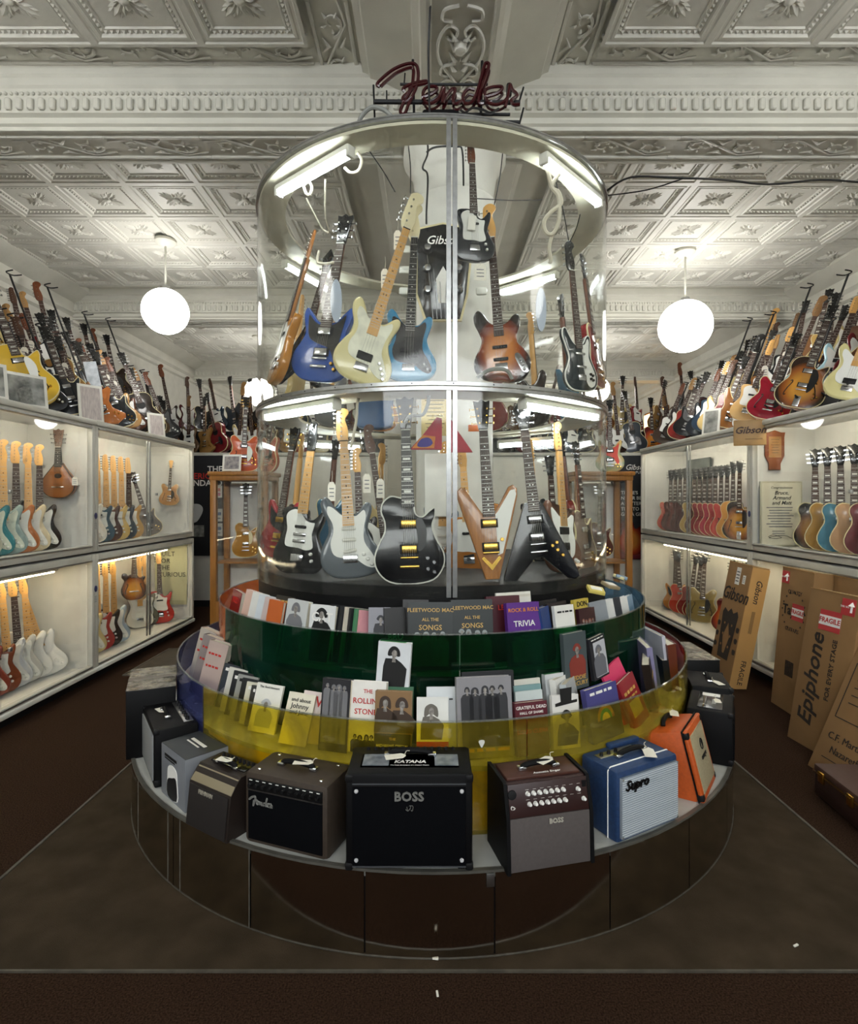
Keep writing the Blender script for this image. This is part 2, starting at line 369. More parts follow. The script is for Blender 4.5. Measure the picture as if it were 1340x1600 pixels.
# globe lamps
GL = mat('opal_globe', '#fffdf8', .3, emit=GLOBE_E)
GLD = mat('opal_globe_dim', '#fffdf8', .3, emit=GLOBE_E*.9)
def globe(x, y, z, d, label, m=None):
    t = thing('globe_lamp', label, 'lamp', (x, y, HC-.02), 0, 'opal globe lamps')
    bm = B(); lathe(bm, [(0, .02), (.11, .02), (.11, -.005), (.075, -.035), (.02, -.05), (0, -.05)], 20); part('canopy', bm, CEIL, t)
    bm = B(); zz = z-HC+.02; tube(bm, [(0, 0, -.03), (0, 0, zz+d*.48)], .011, 8); part('rod', bm, CEIL, t)
    bm = B(); lathe(bm, [(0, .05), (.045, .05), (.06, .0), (0, 0)], 16, (0, 0, zz+d*.47)); part('fitter', bm, STEEL, t)
    bm = B(); bmesh.ops.create_uvsphere(bm, u_segments=32, v_segments=20, radius=d/2); part('globe', done(bm, 60), m or GL, t, (0, 0, zz))
globe(-2.82, 6.03, 3.71, .475, 'round glowing globe hanging above the left cabinets')
globe(2.86, 6.29, 3.63, .57, 'large round glowing globe hanging above the right cabinets')
globe(-2.9, 9.6, 3.52, .47, 'distant globe lamp half hidden by the clear drum edge')
globe(2.9, 9.8, 3.6, .47, 'distant globe lamp hidden behind the right edge of the clear drum')
globe(-2.8, 1.9, 3.66, .5, 'globe lamp above the aisle left of the photographer', GLD)
globe(2.8, 1.9, 3.66, .5, 'globe lamp above the aisle right of the photographer', GLD)
globe(-2.8, 13.4, 3.6, .47, 'globe lamp at the far left end of the shop')
globe(2.8, 13.4, 3.6, .47, 'globe lamp at the far right end of the shop')
# wires on the ceiling
bm = B(); tube(bm, spline([P(945, 300, 4.2), P(985, 277, 4.05), P(1060, 278, 3.98), P(1130, 281, 3.96), P(1200, 288, 3.98), P(1280, 281, 3.98), P(1345, 285, 3.98)], 5), .007, 5)
tube(bm, spline([P(945, 306, 4.2), P(1010, 297, 4.1), P(1070, 278, 3.98)], 5), .005, 5); single('ceiling_wire', bm, WIRE, 'black wire drooping along the beam at upper right', 'wire')
bm = B(); tube(bm, spline([P(674, -40, 2.78), P(671, 30, 2.8), P(669, 90, 2.84), P(671, 182, 2.86)], 5), .006, 5); single('neon_wire', bm, WIRE, 'thin dark wire dropping from the ceiling to the neon sign', 'wire')

# ================================================================ display cabinets along the side walls
FRAME = mat('cabinet_frame', '#c6c4b8', .4, var=.06, vscale=5); PANEL = mat('cabinet_lining', '#dcdcd8', .6, var=.04)
GLASS = acrylic('sliding_glass', (.985, .99, .985), .002, (.9, .92, .92), .02, .035, 3.0)
STRIP = mat('strip_tube', '#fff6e0', .4, emit=STRIP_E); STRIPL = mat('strip_tube_low', '#ffeec8', .4, emit=LOWER_E)
def cabinet(s, y0, y1, z0, z1, label, group, lower):
    t = thing('display_cabinet', label, 'cabinet', (s*3.12, y0, z0), 0, group); H = z1-z0; L = y1-y0; o = s   # local x grows away from the aisle
    def bx(name, c, sz, m, r=0.0, par=t):
        b_ = B(); box(b_, (o*c[0], c[1], c[2]), sz, r); return part(name, b_, m, par)
    bx('back_panel', (.60, L/2, H/2), (.02, L-.02, H-.02), PANEL); bx('end_panel', (.31, .012, H/2), (.60, .02, H-.02), PANEL); bx('end_panel', (.31, L-.012, H/2), (.60, .02, H-.02), PANEL)
    bx('bottom_board', (.31, L/2, .02), (.60, L-.05, .03), PANEL); bx('top_board', (.31, L/2, H-.015), (.62, L-.002, .03), PANEL)
    for zc in (.035, H-.035): bx('rail', (.0, L/2, zc), (.045, L-.1, .07), FRAME, .006)
    bx('track', (-.026, L/2, .055), (.012, L-.1, .012), STEEL); bx('track', (-.026, L/2, H-.06), (.012, L-.1, .012), STEEL)
    for yc in (.05/2, L-.05/2): bx('post', (.0, yc, H/2), (.05, .05, H-.002), FRAME, .006)
    for k in (0, 1):
        d = bx('sliding_door', (.012+.018*k, L*.27+k*L*.46, H/2), (.006, L*.49, H-.15), GLASS)
        bx('door_edge', (.012+.018*k, (L*.50-.004) if k == 0 else (L*.485), H/2), (.012, .018, H-.15), STEEL, 0, d)
    if not lower:
        bx('cornice', (-.02, L/2, H-.012), (.05, L, .05), FRAME, .012)
    else:
        bx('kick_board', (.07, L/2, -.05), (.03, L, .1), DARK); bx('sill', (-.018, L/2, .015), (.05, L, .04), WHITE, .01)
    bx('lock', (-.03, L*.53, H*.45), (.02, .03, .03), STEEL, .004)
    f = thing('strip_light', ('warm tube light under the shelf of the ' if lower else 'tube light under the top of the ')+label.split(',')[0].split(' with ')[0], 'light', (s*3.12, y0, z0), 0, 'cabinet tube lights')
    tx, tz = (.26, H-.105) if lower else (.046, H-.041)
    b_ = B(); box(b_, (o*tx, L/2, tz+(.02 if lower else .009)), (.05 if lower else .03, L-.25, .1 if lower else .008), .003); part('housing', b_, WHITE, f)
    b_ = B(); tube(b_, [(o*tx, .16, tz-.004-(.03 if lower else 0)), (o*tx, L-.16, tz-.004-(.03 if lower else 0))], .012, 8); part('tube', b_, STRIPL if lower else STRIP, f)
    return t
CABG = 'white glass-fronted cabinets along the walls'
cabinet(-1, 2.95, 5.23, .10, 1.19, 'lower left cabinet nearest the camera, with a white guitar standing inside', CABG, True)
cabinet(-1, 5.23, 7.42, .10, 1.19, 'lower left cabinet farther back, with a red guitar at its end', CABG, True)
cabinet(-1, 2.95, 5.23, 1.21, 2.42, 'upper left cabinet nearest the camera, with a teardrop mandolin', CABG, False)
cabinet(-1, 5.23, 7.42, 1.21, 2.42, 'upper left cabinet farther back, with slab-body guitars in a row', CABG, False)
cabinet(1, 2.65, 5.44, .10, 1.19, 'lower right cabinet nearest the camera, behind the cardboard boxes', CABG, True)
cabinet(1, 5.44, 8.24, .10, 1.19, 'lower right cabinet farther back, with red guitars inside', CABG, True)
cabinet(1, 2.65, 5.44, 1.21, 2.42, 'upper right cabinet nearest the camera, with a framed letter inside', CABG, False)
cabinet(1, 5.44, 8.24, 1.21, 2.42, 'upper right cabinet farther back, with a row of red hollow guitars', CABG, False)
# plinth behind the cabinet tops on which the racks of guitars stand
for s, nm in ((-1, 'left'), (1, 'right')):
    xw = -XL if s < 0 else XR
    bm = B(); box(bm, (s*(3.75+xw)/2, 5.2, 1.21), (xw-3.75-.01, 7.0, 2.42)); part_ = struct('baseboard_'+nm, bm, DARK)
    bm = B(); box(bm, (s*(4.16+xw)/2, 5.95, 2.42+.325), (xw-4.16-.01, 4.9, .65)); box(bm, (s*3.95, 5.95, 2.42+.14), (.42, 4.9, .28)); struct('trim_8' if s < 0 else 'trim_9', bm, DARK)
# cross cabinets at the back with guitar racks on top
for x0, x1, lb in ((-4.85, -.7, 'long white cabinet across the back left, under dark guitars'), (.7, 5.05, 'long white cabinet across the back right, under dark guitars')):
    t = thing('back_cabinet', lb, 'cabinet', ((x0+x1)/2, 9.2, 0)); w = x1-x0
    bm = B(); box(bm, (0, 0, 1.2), (w, .56, 2.36), .01); part('body', bm, WHITE, t)
    bm = B(); box(bm, (0, -.02, 2.41), (w+.02, .64, .05), .008); part('top_board', bm, FRAME, t)
    bm = B(); box(bm, (0, -.005, .05), (w, .58, .1)); part('kick_board', bm, DARK, t)
# ================================================================ the round display
C = (.018, 3.913)
RB, RY, RG, RC = 1.843, 1.616, 1.385, 1.152
ZP, ZYF, ZYT, ZGF, ZGT, ZD, ZM, ZT = .325, .60, .786, .92, 1.088, 1.27, 2.255, 3.573
def cyl(phi, r, z): a = R(phi); return Vector((C[0]+r*math.sin(a), C[1]-r*math.cos(a), z))
def phi_at(px, r):                                  # angle on the camera side of a ring seen at that column
    best = None
    for k in range(-1100, 1101):
        a = k/10; v = cyl(a, r, 0); e = abs(CX+v.x/v.y*F-px)
        if (r/C[1] < math.cos(R(abs(a))) or True) and (best is None or e < best[0]) and math.cos(R(a)) > r/C[1]-.02: best = (e, a)
    return best[1]
MIRROR = mat('smoked_mirror', '#c2bcb2', .10, 1.0, var=.06, vscale=3, bump=.02, bscale=3)
COUNTER = mat('counter_laminate', '#b9bab4', .35, var=.1, vscale=6)
t = thing('display_platform', 'low round platform with mirrored sides and a white counter carrying amplifiers', 'platform', (C[0], C[1], 0))
bm = B(); arc_sheet(bm, 1.35, RB-.012, ZP-.03, ZP, 0, 360, (0, 0), 96); part('counter', bm, COUNTER, t)
bm = B(); arc_sheet(bm, RB-.03, RB-.012, .0, ZP-.03, 0, 360, (0, 0), 72); part('core', bm, DARK, t)
for k in range(24):
    a0 = -8+15*k; bm = B(); arc_sheet(bm, RB-.010, RB, .004, ZP-.004, a0+.09, a0+14.91, (0, 0), 6); part('mirror_panel', bm, MIRROR, t)
bm = B(); arc_sheet(bm, RB-.014, RB+.003, ZP-.004, ZP+.006, 0, 360, (0, 0), 96); part('edge_trim', bm, mat('edge_trim', '#77756d', .4, .6, var=.2, vscale=14), t)
bm = B(); arc_sheet(bm, RB, RB+.003, .009, .0125, -100, 100, (0, 0), 80); part('foot_strip', bm, mat('scuffed_strip', '#48443c', .5, var=.5, vscale=25), t)
for a in (-23.2, -36.3, -39.5, -52):
    bm = B(); arc_sheet(bm, RB, RB+.0015, .01, ZP-.006, a-.06, a+.06, (0, 0), 3); part('seam', bm, mat('pale_seam', '#5f5b53', .5, var=.4, vscale=30), t)
for a in (6.5,):
    bm = B(); p = cyl(a, RB+.004, ZP-.03)-Vector((C[0], C[1], 0)); box(bm, p, (.03, .006, .05), .002, rot=Matrix.Rotation(R(a), 3, 'Z')); part('bracket', bm, STEEL, t)
# lower book bin: yellow front, blue left, red right
YEL = acrylic('yellow_acrylic', (.97, .90, .36), .05, (.32, .26, .05), .50, .05, 3.2, .04)
YELLO = mat('yellow_drum', '#f0cf00', .35, var=.12, vscale=3)
BLU = acrylic('blue_acrylic', (.42, .47, .74), .18, (.07, .08, .22), .45, .05, 2.5, .04); RED = acrylic('red_acrylic', (.75, .14, .16), .2, (.32, .03, .05), .4, .05, 2.5, .04)
GRN = acrylic('green_acrylic', (.11, .46, .23), .12, (.008, .055, .03), .68, .055, 1.6, .05); ORG = acrylic('orange_acrylic', (.95, .42, .10), .3, (.75, .25, .04), .5, .05, 2.5, .04)
TEAL = acrylic('pale_blue_acrylic', (.45, .68, .85), .3, (.15, .32, .48), .5, .05, 2.5, .04)
SMK = acrylic('clear_rim', (.85, .87, .85), .12, (.6, .62, .6), .3, .08, 4.0, .05)
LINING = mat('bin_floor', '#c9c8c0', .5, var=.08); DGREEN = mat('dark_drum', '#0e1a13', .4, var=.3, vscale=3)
t = thing('book_bin', 'lower round book bin with yellow, blue and red acrylic walls', 'book bin', (C[0], C[1], 0))
for a0, a1, m in ((-180, -112, RED), (-112, -44, BLU), (-44, 14, YEL), (14, 73, YEL), (73, 180, RED)):
    bm = B(); arc_sheet(bm, RY-.008, RY, ZP, ZYT, a0+.12, a1-.12, (0, 0)); part('acrylic_wall', bm, m, t)
bm = B(); arc_sheet(bm, RY-.0085, RY+.0005, ZYT, ZYT+.006, 0, 360, (0, 0), 120); part('polished_edge', bm, SMK, t)
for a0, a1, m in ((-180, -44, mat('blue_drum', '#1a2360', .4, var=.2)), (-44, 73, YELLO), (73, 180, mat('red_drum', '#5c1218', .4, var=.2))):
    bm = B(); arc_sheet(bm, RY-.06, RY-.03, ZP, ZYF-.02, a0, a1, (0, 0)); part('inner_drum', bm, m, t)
bm = B(); arc_sheet(bm, 1.10, RY-.010, ZYF-.02, ZYF, 0, 360, (0, 0), 90); part('bin_floor', bm, LINING, t)
# upper book bin: green front, orange left, pale blue right
t = thing('book_bin', 'upper round book bin with green, orange and pale blue acrylic walls', 'book bin', (C[0], C[1], 0))
for a0, a1, m in ((-180, -116, TEAL), (-116, -57, ORG), (-57, 5, GRN), (5, 66, GRN), (66, 180, TEAL)):
    bm = B(); arc_sheet(bm, RG-.008, RG, ZYF, ZGT, a0+.12, a1-.12, (0, 0)); part('acrylic_wall', bm, m, t)
bm = B(); arc_sheet(bm, RG-.0085, RG+.0005, ZGT, ZGT+.006, 0, 360, (0, 0), 120); part('polished_edge', bm, SMK, t)
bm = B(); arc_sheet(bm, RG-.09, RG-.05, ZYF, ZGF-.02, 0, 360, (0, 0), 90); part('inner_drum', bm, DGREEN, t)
bm = B(); arc_sheet(bm, RC-.004, RG-.010, ZGF-.02, ZGF, 0, 360, (0, 0), 90); part('bin_floor', bm, LINING, t)
# the clear drum
CLEAR = acrylic('clear_acrylic', (.97, .975, .96), .002, (.85, .86, .82), .022, .018, 2.2, .07)
t = thing('display_drum', 'tall two-storey clear acrylic drum full of guitars', 'display case', (C[0], C[1], 0)); AM = 4.6
bm = B(); arc_sheet(bm, RC-.03, RC-.002, ZYF, ZD, 0, 360, (0, 0), 90); part('base_drum', bm, BLACKM, t)
bm = B(); arc_sheet(bm, .36, RC-.03, ZD-.03, ZD, 0, 360, (0, 0), 90); part('base_floor', bm, mat('drum_floor', '#2a2a27', .5, var=.1), t)
for z0, z1 in ((ZD-.06, ZM-.02), (ZM+.02, ZT-.005)):
    for a0, a1 in ((AM+.8, AM+179.2), (AM+180.8, AM+359.2)):
        bm = B(); arc_sheet(bm, RC, RC+.007, z0, z1, a0, a1, (0, 0)); part('acrylic_panel', bm, CLEAR, t)
for z, h in ((ZM-.022, .018), (ZM+.002, .018), (ZT-.012, .014), (ZT+.004, .008)):
    bm = B(); arc_sheet(bm, RC-.004, RC+.016, z, z+h, 0, 360, (0, 0), 120); hp_ = part('hoop', bm, STEEL, t)
for k in range(36):                                  # screws along the middle hoop
    a = -175+10*k; p = cyl(a, RC+.016, ZM+.011)-Vector((C[0], C[1], 0)); bm = B(); box(bm, p, (.006, .004, .006), .001, rot=Matrix.Rotation(R(a), 3, 'Z'), seg=1); part('screw', bm, DARK, t)
for am in (AM, AM+180):
    for d in (-.75, .75):
        for z0, z1 in ((ZD-.05, ZM-.024), (ZM+.022, ZT-.014)):
            bm = B(); arc_sheet(bm, RC+.006, RC+.018, z0, z1, am+d-.55, am+d+.55, (0, 0), 3); part('mullion', bm, STEEL, t)
for z, zz in ((ZM-.02, .018), (ZT-.03, .016)):
    bm = B(); arc_sheet(bm, .90 if z < 3 else .985, RC-.002, z, z+zz, 0, 360, (0, 0), 90); part('flange', bm, CREAM, t)
# ---- fluorescent tubes in the drum
FL = mat('fluorescent_tube', '#f2fbff', .4, emit=TUBE_E)
def fluoro(a, b, label, group='fluorescent tubes in the drum'):
    a, b = Vector(a), Vector(b); d = (b-a); L = d.length; t = thing('fluorescent_light', label, 'light', mw=orient((a+b)/2, (0, 0, 1), d.cross(Vector((0, 0, 1)))), group=group)
    bm = B(); box(bm, (0, 0, .028), (L+.03, .05, .03), .006); part('housing', bm, WHITE, t)
    bm = B(); tube(bm, [(-L/2, 0, 0), (L/2, 0, 0)], .021, 12); part('tube', bm, FL, t)
    for s in (-1, 1):
        bm = B(); box(bm, (s*(L/2+.01), 0, .008), (.025, .05, .06), .006); part('end_cap', bm, WHITE, t)
def at_z(px, py, z): Y = (z-EYE)*F/(CY-py); return P(px, py, Y)
fluoro(at_z(437, 302, 3.49), at_z(545, 241, 3.49), 'bright tube light slanting at upper left of the drum top')
fluoro(at_z(851, 252, 3.49), at_z(934, 318, 3.49), 'bright tube light slanting at upper right of the drum top')
fluoro(at_z(446, 415, 3.49), at_z(528, 462, 3.49), 'tube light at the far left of the drum top, behind the blue guitar')
fluoro(at_z(782, 457, 3.49), at_z(868, 432, 3.49), 'tube light at the far right of the drum top, beside the oval tag')
fluoro(at_z(418, 652, 2.19), at_z(524, 635, 2.19), 'bright tube light just under the middle hoop at left')
fluoro(at_z(818, 634, 2.19), at_z(930, 652, 2.19), 'bright tube light just under the middle hoop at right')
fluoro(at_z(782, 696, 2.15), at_z(868, 690, 2.15), 'tube light at the back of the lower storey at right')
fluoro(at_z(470, 694, 2.15), at_z(560, 699, 2.15), 'tube light at the back of the lower storey at left')
# ---- neon script on top of the drum
NEON = mat('unlit_red_neon', '#3a0b10', .25, coat=.3); yN = 2.86
def NP(x, y): return P(560+x/4.786, 80+y/4.786, yN)
b0 = P(700, 180, yN); t = thing('neon_sign', 'unlit dark red neon script sign on a black wire frame above the drum', 'sign', b0)
def strokes(bm, lst, f, r, n=6):
    for st in lst: tube(bm, spline([f(x, y) for x, y in st], 5), r, n)
SCRIPT = [[(160, 265), (140, 240), (240, 150), (330, 105), (400, 92), (435, 110), (447, 170), (436, 255), (400, 340), (372, 400), (348, 462), (325, 472), (313, 445), (345, 370), (392, 290), (408, 200), (402, 125), (300, 155), (215, 220), (165, 266)],
    [(345, 300), (333, 280), (400, 245), (500, 225), (506, 240), (440, 255), (384, 275), (380, 300), (330, 350), (345, 380), (400, 345)],
    [(470, 350), (540, 325), (588, 285), (560, 264), (500, 278), (482, 330), (510, 388), (560, 385), (605, 350)],
    [(605, 350), (625, 285), (640, 280), (628, 385), (660, 330), (700, 285), (722, 290), (705, 370), (730, 395), (775, 370)],
    [(870, 290), (820, 282), (782, 330), (790, 385), (830, 390), (872, 340), (905, 240), (938, 110), (960, 88), (974, 105), (950, 190), (905, 310), (900, 385), (935, 392)],
    [(940, 345), (1030, 318), (1070, 285), (1065, 265), (990, 272), (945, 300), (965, 375), (1020, 400), (1075, 385), (1110, 350)],
    [(1095, 420), (1118, 330), (1132, 250), (1150, 290), (1185, 330), (1140, 370), (1160, 400), (1205, 398)]]
bm = B(); strokes(bm, SCRIPT, lambda x, y: NP(x, y)-b0, .0085); part('neon_tube', bm, NEON, t)
bm = B(); strokes(bm, [[(x+6, y+14) for x, y in s_] for s_ in SCRIPT[2:6]], lambda x, y: NP(x, y)-b0+Vector((0, .03, 0)), .007); part('neon_tube', bm, NEON, t)
for a, b_, r in (((112, 342), (1215, 347), .012), ((120, 494), (1210, 496), .009), ((308, 210), (970, 212), .007), ((350, 436), (1140, 438), .008), ((404, 25), (414, 480), .007), ((928, 35), (918, 490), .007), ((106, 215), (118, 530), .005), ((1242, 232), (1206, 350), .005), ((1242, 388), (1200, 550), .005), ((1133, 210), (1130, 300), .014), ((345, 125), (338, 215), .004), ((206, 258), (206, 335), .004)):
    bm = B(); tube(bm, [NP(*a)-b0+Vector((0, .035, 0)), NP(*b_)-b0+Vector((0, .035, 0))], r, 6); part('frame_bar', bm, DARK, t)
bm = B(); box(bm, NP(615, 435)-b0+Vector((0, .05, 0)), (.19, .05, .05), .015); part('transformer', bm, BLACKM, t)
bm = B(); tube(bm, spline([NP(760, 440)-b0, NP(800, 460)-b0, NP(850, 425)-b0, NP(930, 440)-b0, NP(985, 460)-b0, NP(1050, 430)-b0], 5), .006, 5); part('lead', bm, WIRE, t)
bm = B(); tube(bm, spline([P(548, 245, 2.98), P(556, 215, 2.93), P(563, 185, 2.88), P(580, 168, 2.86), P(600, 172, 2.84), P(615, 186, 2.83)], 6), .011, 8)
single('power_cable', bm, CABLE, 'thick grey cable arching over the drum rim at upper left', 'cable')
bm = B(); tube(bm, spline([P(538, 262, 3.02), P(548, 270, 3.02), P(560, 266, 3.02), P(565, 250, 3.0), P(558, 238, 2.98)], 5), .008, 6); single('light_lead', bm, ROPE, 'white lead looping under the upper left tube light', 'cable')
bm = B(); tube(bm, spline([P(474, 290, 3.2), P(478, 302, 3.2), P(484, 304, 3.2), P(487, 292, 3.2), P(482, 284, 3.2), P(476, 288, 3.2)], 5), .008, 6); single('rope_ring', bm, ROPE, 'small white ring hanging under the upper left tube light', 'cord')
# ================================================================ guitars
def sym(h): return h+[(-x, z) for x, z in h[::-1] if abs(x) > 1e-6]
OUT = {
 'strat': [(0, 0), (-.09, .012), (-.145, .06), (-.158, .125), (-.135, .195), (-.108, .25), (-.112, .31), (-.135, .36), (-.143, .41), (-.122, .445), (-.092, .43), (-.065, .385), (-.035, .35), (0, .345), (.03, .345), (.055, .355), (.08, .385), (.105, .405), (.127, .395), (.13, .36), (.115, .31), (.103, .26), (.118, .21), (.15, .155), (.165, .10), (.15, .045), (.1, .012)],
 'tele': [(0, 0), (-.1, .012), (-.15, .06), (-.157, .13), (-.13, .2), (-.11, .25), (-.118, .31), (-.135, .36), (-.115, .395), (-.06, .402), (-.03, .40), (0, .40), (.028, .385), (.035, .345), (.06, .33), (.09, .35), (.12, .385), (.137, .37), (.13, .32), (.108, .25), (.125, .2), (.157, .13), (.15, .06), (.1, .012)],
 'single': [(0, 0), (-.1, .015), (-.155, .07), (-.165, .135), (-.14, .2), (-.115, .25), (-.115, .3), (-.13, .345), (-.12, .39), (-.08, .42), (-.03, .41), (0, .41), (.028, .39), (.035, .335), (.065, .318), (.1, .345), (.128, .36), (.128, .32), (.113, .27), (.13, .21), (.163, .145), (.16, .08), (.11, .018)],
 'double': sym([(0, 0), (.11, .012), (.185, .07), (.2, .145), (.17, .215), (.14, .27), (.145, .33), (.165, .39), (.155, .435), (.12, .45), (.08, .42), (.045, .385), (0, .38)]),
 'horned': sym([(0, 0), (.1, .012), (.16, .07), (.165, .14), (.135, .2), (.115, .25), (.13, .31), (.14, .36), (.125, .392), (.095, .365), (.06, .325), (.03, .31), (0, .31)]),
 'offset': [(-.01, 0), (-.1, .02), (-.155, .08), (-.155, .15), (-.12, .215), (-.105, .265), (-.12, .32), (-.14, .37), (-.14, .42), (-.115, .45), (-.085, .43), (-.06, .385), (-.03, .355), (0, .35), (.03, .35), (.06, .365), (.085, .395), (.112, .405), (.13, .38), (.125, .33), (.105, .28), (.105, .23), (.14, .185), (.17, .125), (.165, .06), (.12, .0), (.06, -.012)],
 'reverse_v': [(-.035, .0), (.035, .0), (.155, .42), (.155, .46), (.135, .48), (.112, .47), (.034, .34), (-.034, .34), (-.112, .47), (-.135, .48), (-.155, .46), (-.155, .42)],
 'arrow': [(-.048, .43), (-.20, .045), (-.205, .01), (-.18, -.005), (-.145, .004), (-.02, .13), (.02, .13), (.145, .004), (.18, -.005), (.205, .01), (.20, .045), (.048, .43)],
 'wave': [(0, 0), (-.1, .01), (-.15, .06), (-.155, .13), (-.12, .2), (-.105, .26), (-.125, .33), (-.15, .41), (-.14, .465), (-.11, .47), (-.085, .42), (-.05, .365), (-.02, .35), (.02, .35), (.05, .375), (.08, .42), (.105, .43), (.12, .40), (.11, .34), (.105, .28), (.125, .21), (.155, .14), (.15, .06), (.1, .01)],
 'zigzag': [(-.05, .0), (.10, -.02), (.19, .03), (.20, .07), (.10, .16), (.09, .24), (.15, .36), (.13, .40), (.06, .37), (.03, .36), (-.03, .36), (-.09, .37), (-.15, .35), (-.15, .31), (-.10, .2), (-.13, .08), (-.12, .02)],
 'acoustic': sym([(0, 0), (.11, .006), (.18, .06), (.198, .14), (.17, .215), (.132, .275), (.128, .32), (.142, .38), (.138, .44), (.1, .485), (.04, .495), (0, .495)]),
 'archtop': [(0, 0), (-.11, .008), (-.185, .07), (-.2, .15), (-.17, .225), (-.135, .28), (-.135, .335), (-.15, .39), (-.14, .45), (-.1, .49), (-.04, .5), (0, .495), (.03, .47), (.04, .41), (.07, .385), (.11, .41), (.145, .425), (.152, .39), (.138, .33), (.14, .275), (.17, .22), (.2, .15), (.185, .07), (.11, .008)],
 'teardrop': sym([(0, 0), (.065, .01), (.12, .055), (.138, .12), (.12, .18), (.08, .24), (.045, .29), (.025, .32), (0, .325)]),
 'scroll': [(0, 0), (-.07, .01), (-.12, .06), (-.13, .12), (-.11, .18), (-.1, .22), (-.125, .26), (-.115, .3), (-.08, .305), (-.06, .28), (-.03, .29), (0, .295), (.03, .28), (.06, .25), (.1, .265), (.115, .25), (.1, .2), (.13, .13), (.12, .06), (.07, .01)],
}
SHARP = {'reverse_v', 'arrow', 'zigzag'}
GUARD = {
 'strat': [(-.03, .338), (-.075, .38), (-.105, .39), (-.108, .35), (-.085, .30), (-.082, .25), (-.1, .19), (-.085, .13), (-.03, .108), (.03, .10), (.075, .065), (.12, .05), (.138, .075), (.115, .13), (.08, .19), (.08, .26), (.095, .33), (.085, .362), (.05, .335), (.03, .332)],
 'tele': [(-.03, .385), (-.08, .375), (-.1, .34), (-.085, .27), (-.09, .21), (-.08, .165), (0, .16), (.05, .15), (.09, .17), (.075, .24), (.085, .31), (.07, .315), (.03, .325)],
 'single': [(.036, .30), (.062, .308), (.085, .25), (.075, .18), (.052, .155), (.04, .165), (.042, .22)],
 'double': [(.038, .30), (.07, .31), (.1, .25), (.085, .17), (.055, .13), (.042, .15)],
 'horned': [(-.03, .295), (-.07, .315), (-.105, .35), (-.1, .29), (-.085, .23), (-.04, .2), (.04, .17), (.08, .1), (.11, .12), (.09, .2), (.095, .27), (.105, .35), (.07, .315), (.03, .295)],
 'offset': [(-.03, .345), (-.08, .385), (-.11, .40), (-.105, .33), (-.08, .27), (-.09, .2), (-.07, .13), (0, .1), (.05, .09), (.09, .12), (.1, .2), (.085, .27), (.1, .34), (.08, .36), (.04, .338)],
 'wave': [(.03, .34), (.06, .36), (.085, .40), (.1, .385), (.09, .31), (.085, .25), (.11, .19), (.135, .12), (.125, .055), (.085, .03), (.05, .06), (.03, .16), (.028, .26)],
 'reverse_v': [(.034, .33), (.045, .34), (.118, .45), (.142, .455), (.148, .43), (.06, .13), (.035, .12)],
 'archtop': [(.036, .36), (.07, .37), (.1, .3), (.085, .2), (.05, .15), (.04, .2)],
 'acoustic': [(.03, .23), (.06, .25), (.1, .2), (.1, .12), (.06, .11), (.035, .15)],
}
HEAD = {
 'f6': [(-.021, 0), (-.034, .02), (-.037, .05), (-.032, .15), (-.022, .175), (.004, .187), (.03, .178), (.036, .158), (.022, .14), (.013, .12), (.022, .09), (.028, .05), (.024, .02), (.021, 0)],
 't6': [(-.021, 0), (-.03, .02), (-.034, .05), (-.03, .15), (-.02, .175), (0, .182), (.016, .172), (.016, .15), (.024, .1), (.028, .05), (.024, .02), (.021, 0)],
 'g6': [(-.021, 0), (-.026, .02), (-.04, .125), (-.043, .16), (-.02, .154), (0, .168), (.02, .154), (.043, .16), (.04, .125), (.026, .02), (.021, 0)],
 'b4': [(-.022, 0), (-.04, .025), (-.046, .07), (-.04, .19), (-.028, .22), (.004, .235), (.036, .222), (.044, .195), (.026, .172), (.016, .15), (.026, .11), (.034, .06), (.028, .02), (.022, 0)],
 'v6': [(-.021, 0), (-.03, .03), (-.05, .12), (0, .19), (.05, .12), (.03, .03), (.021, 0)],
}
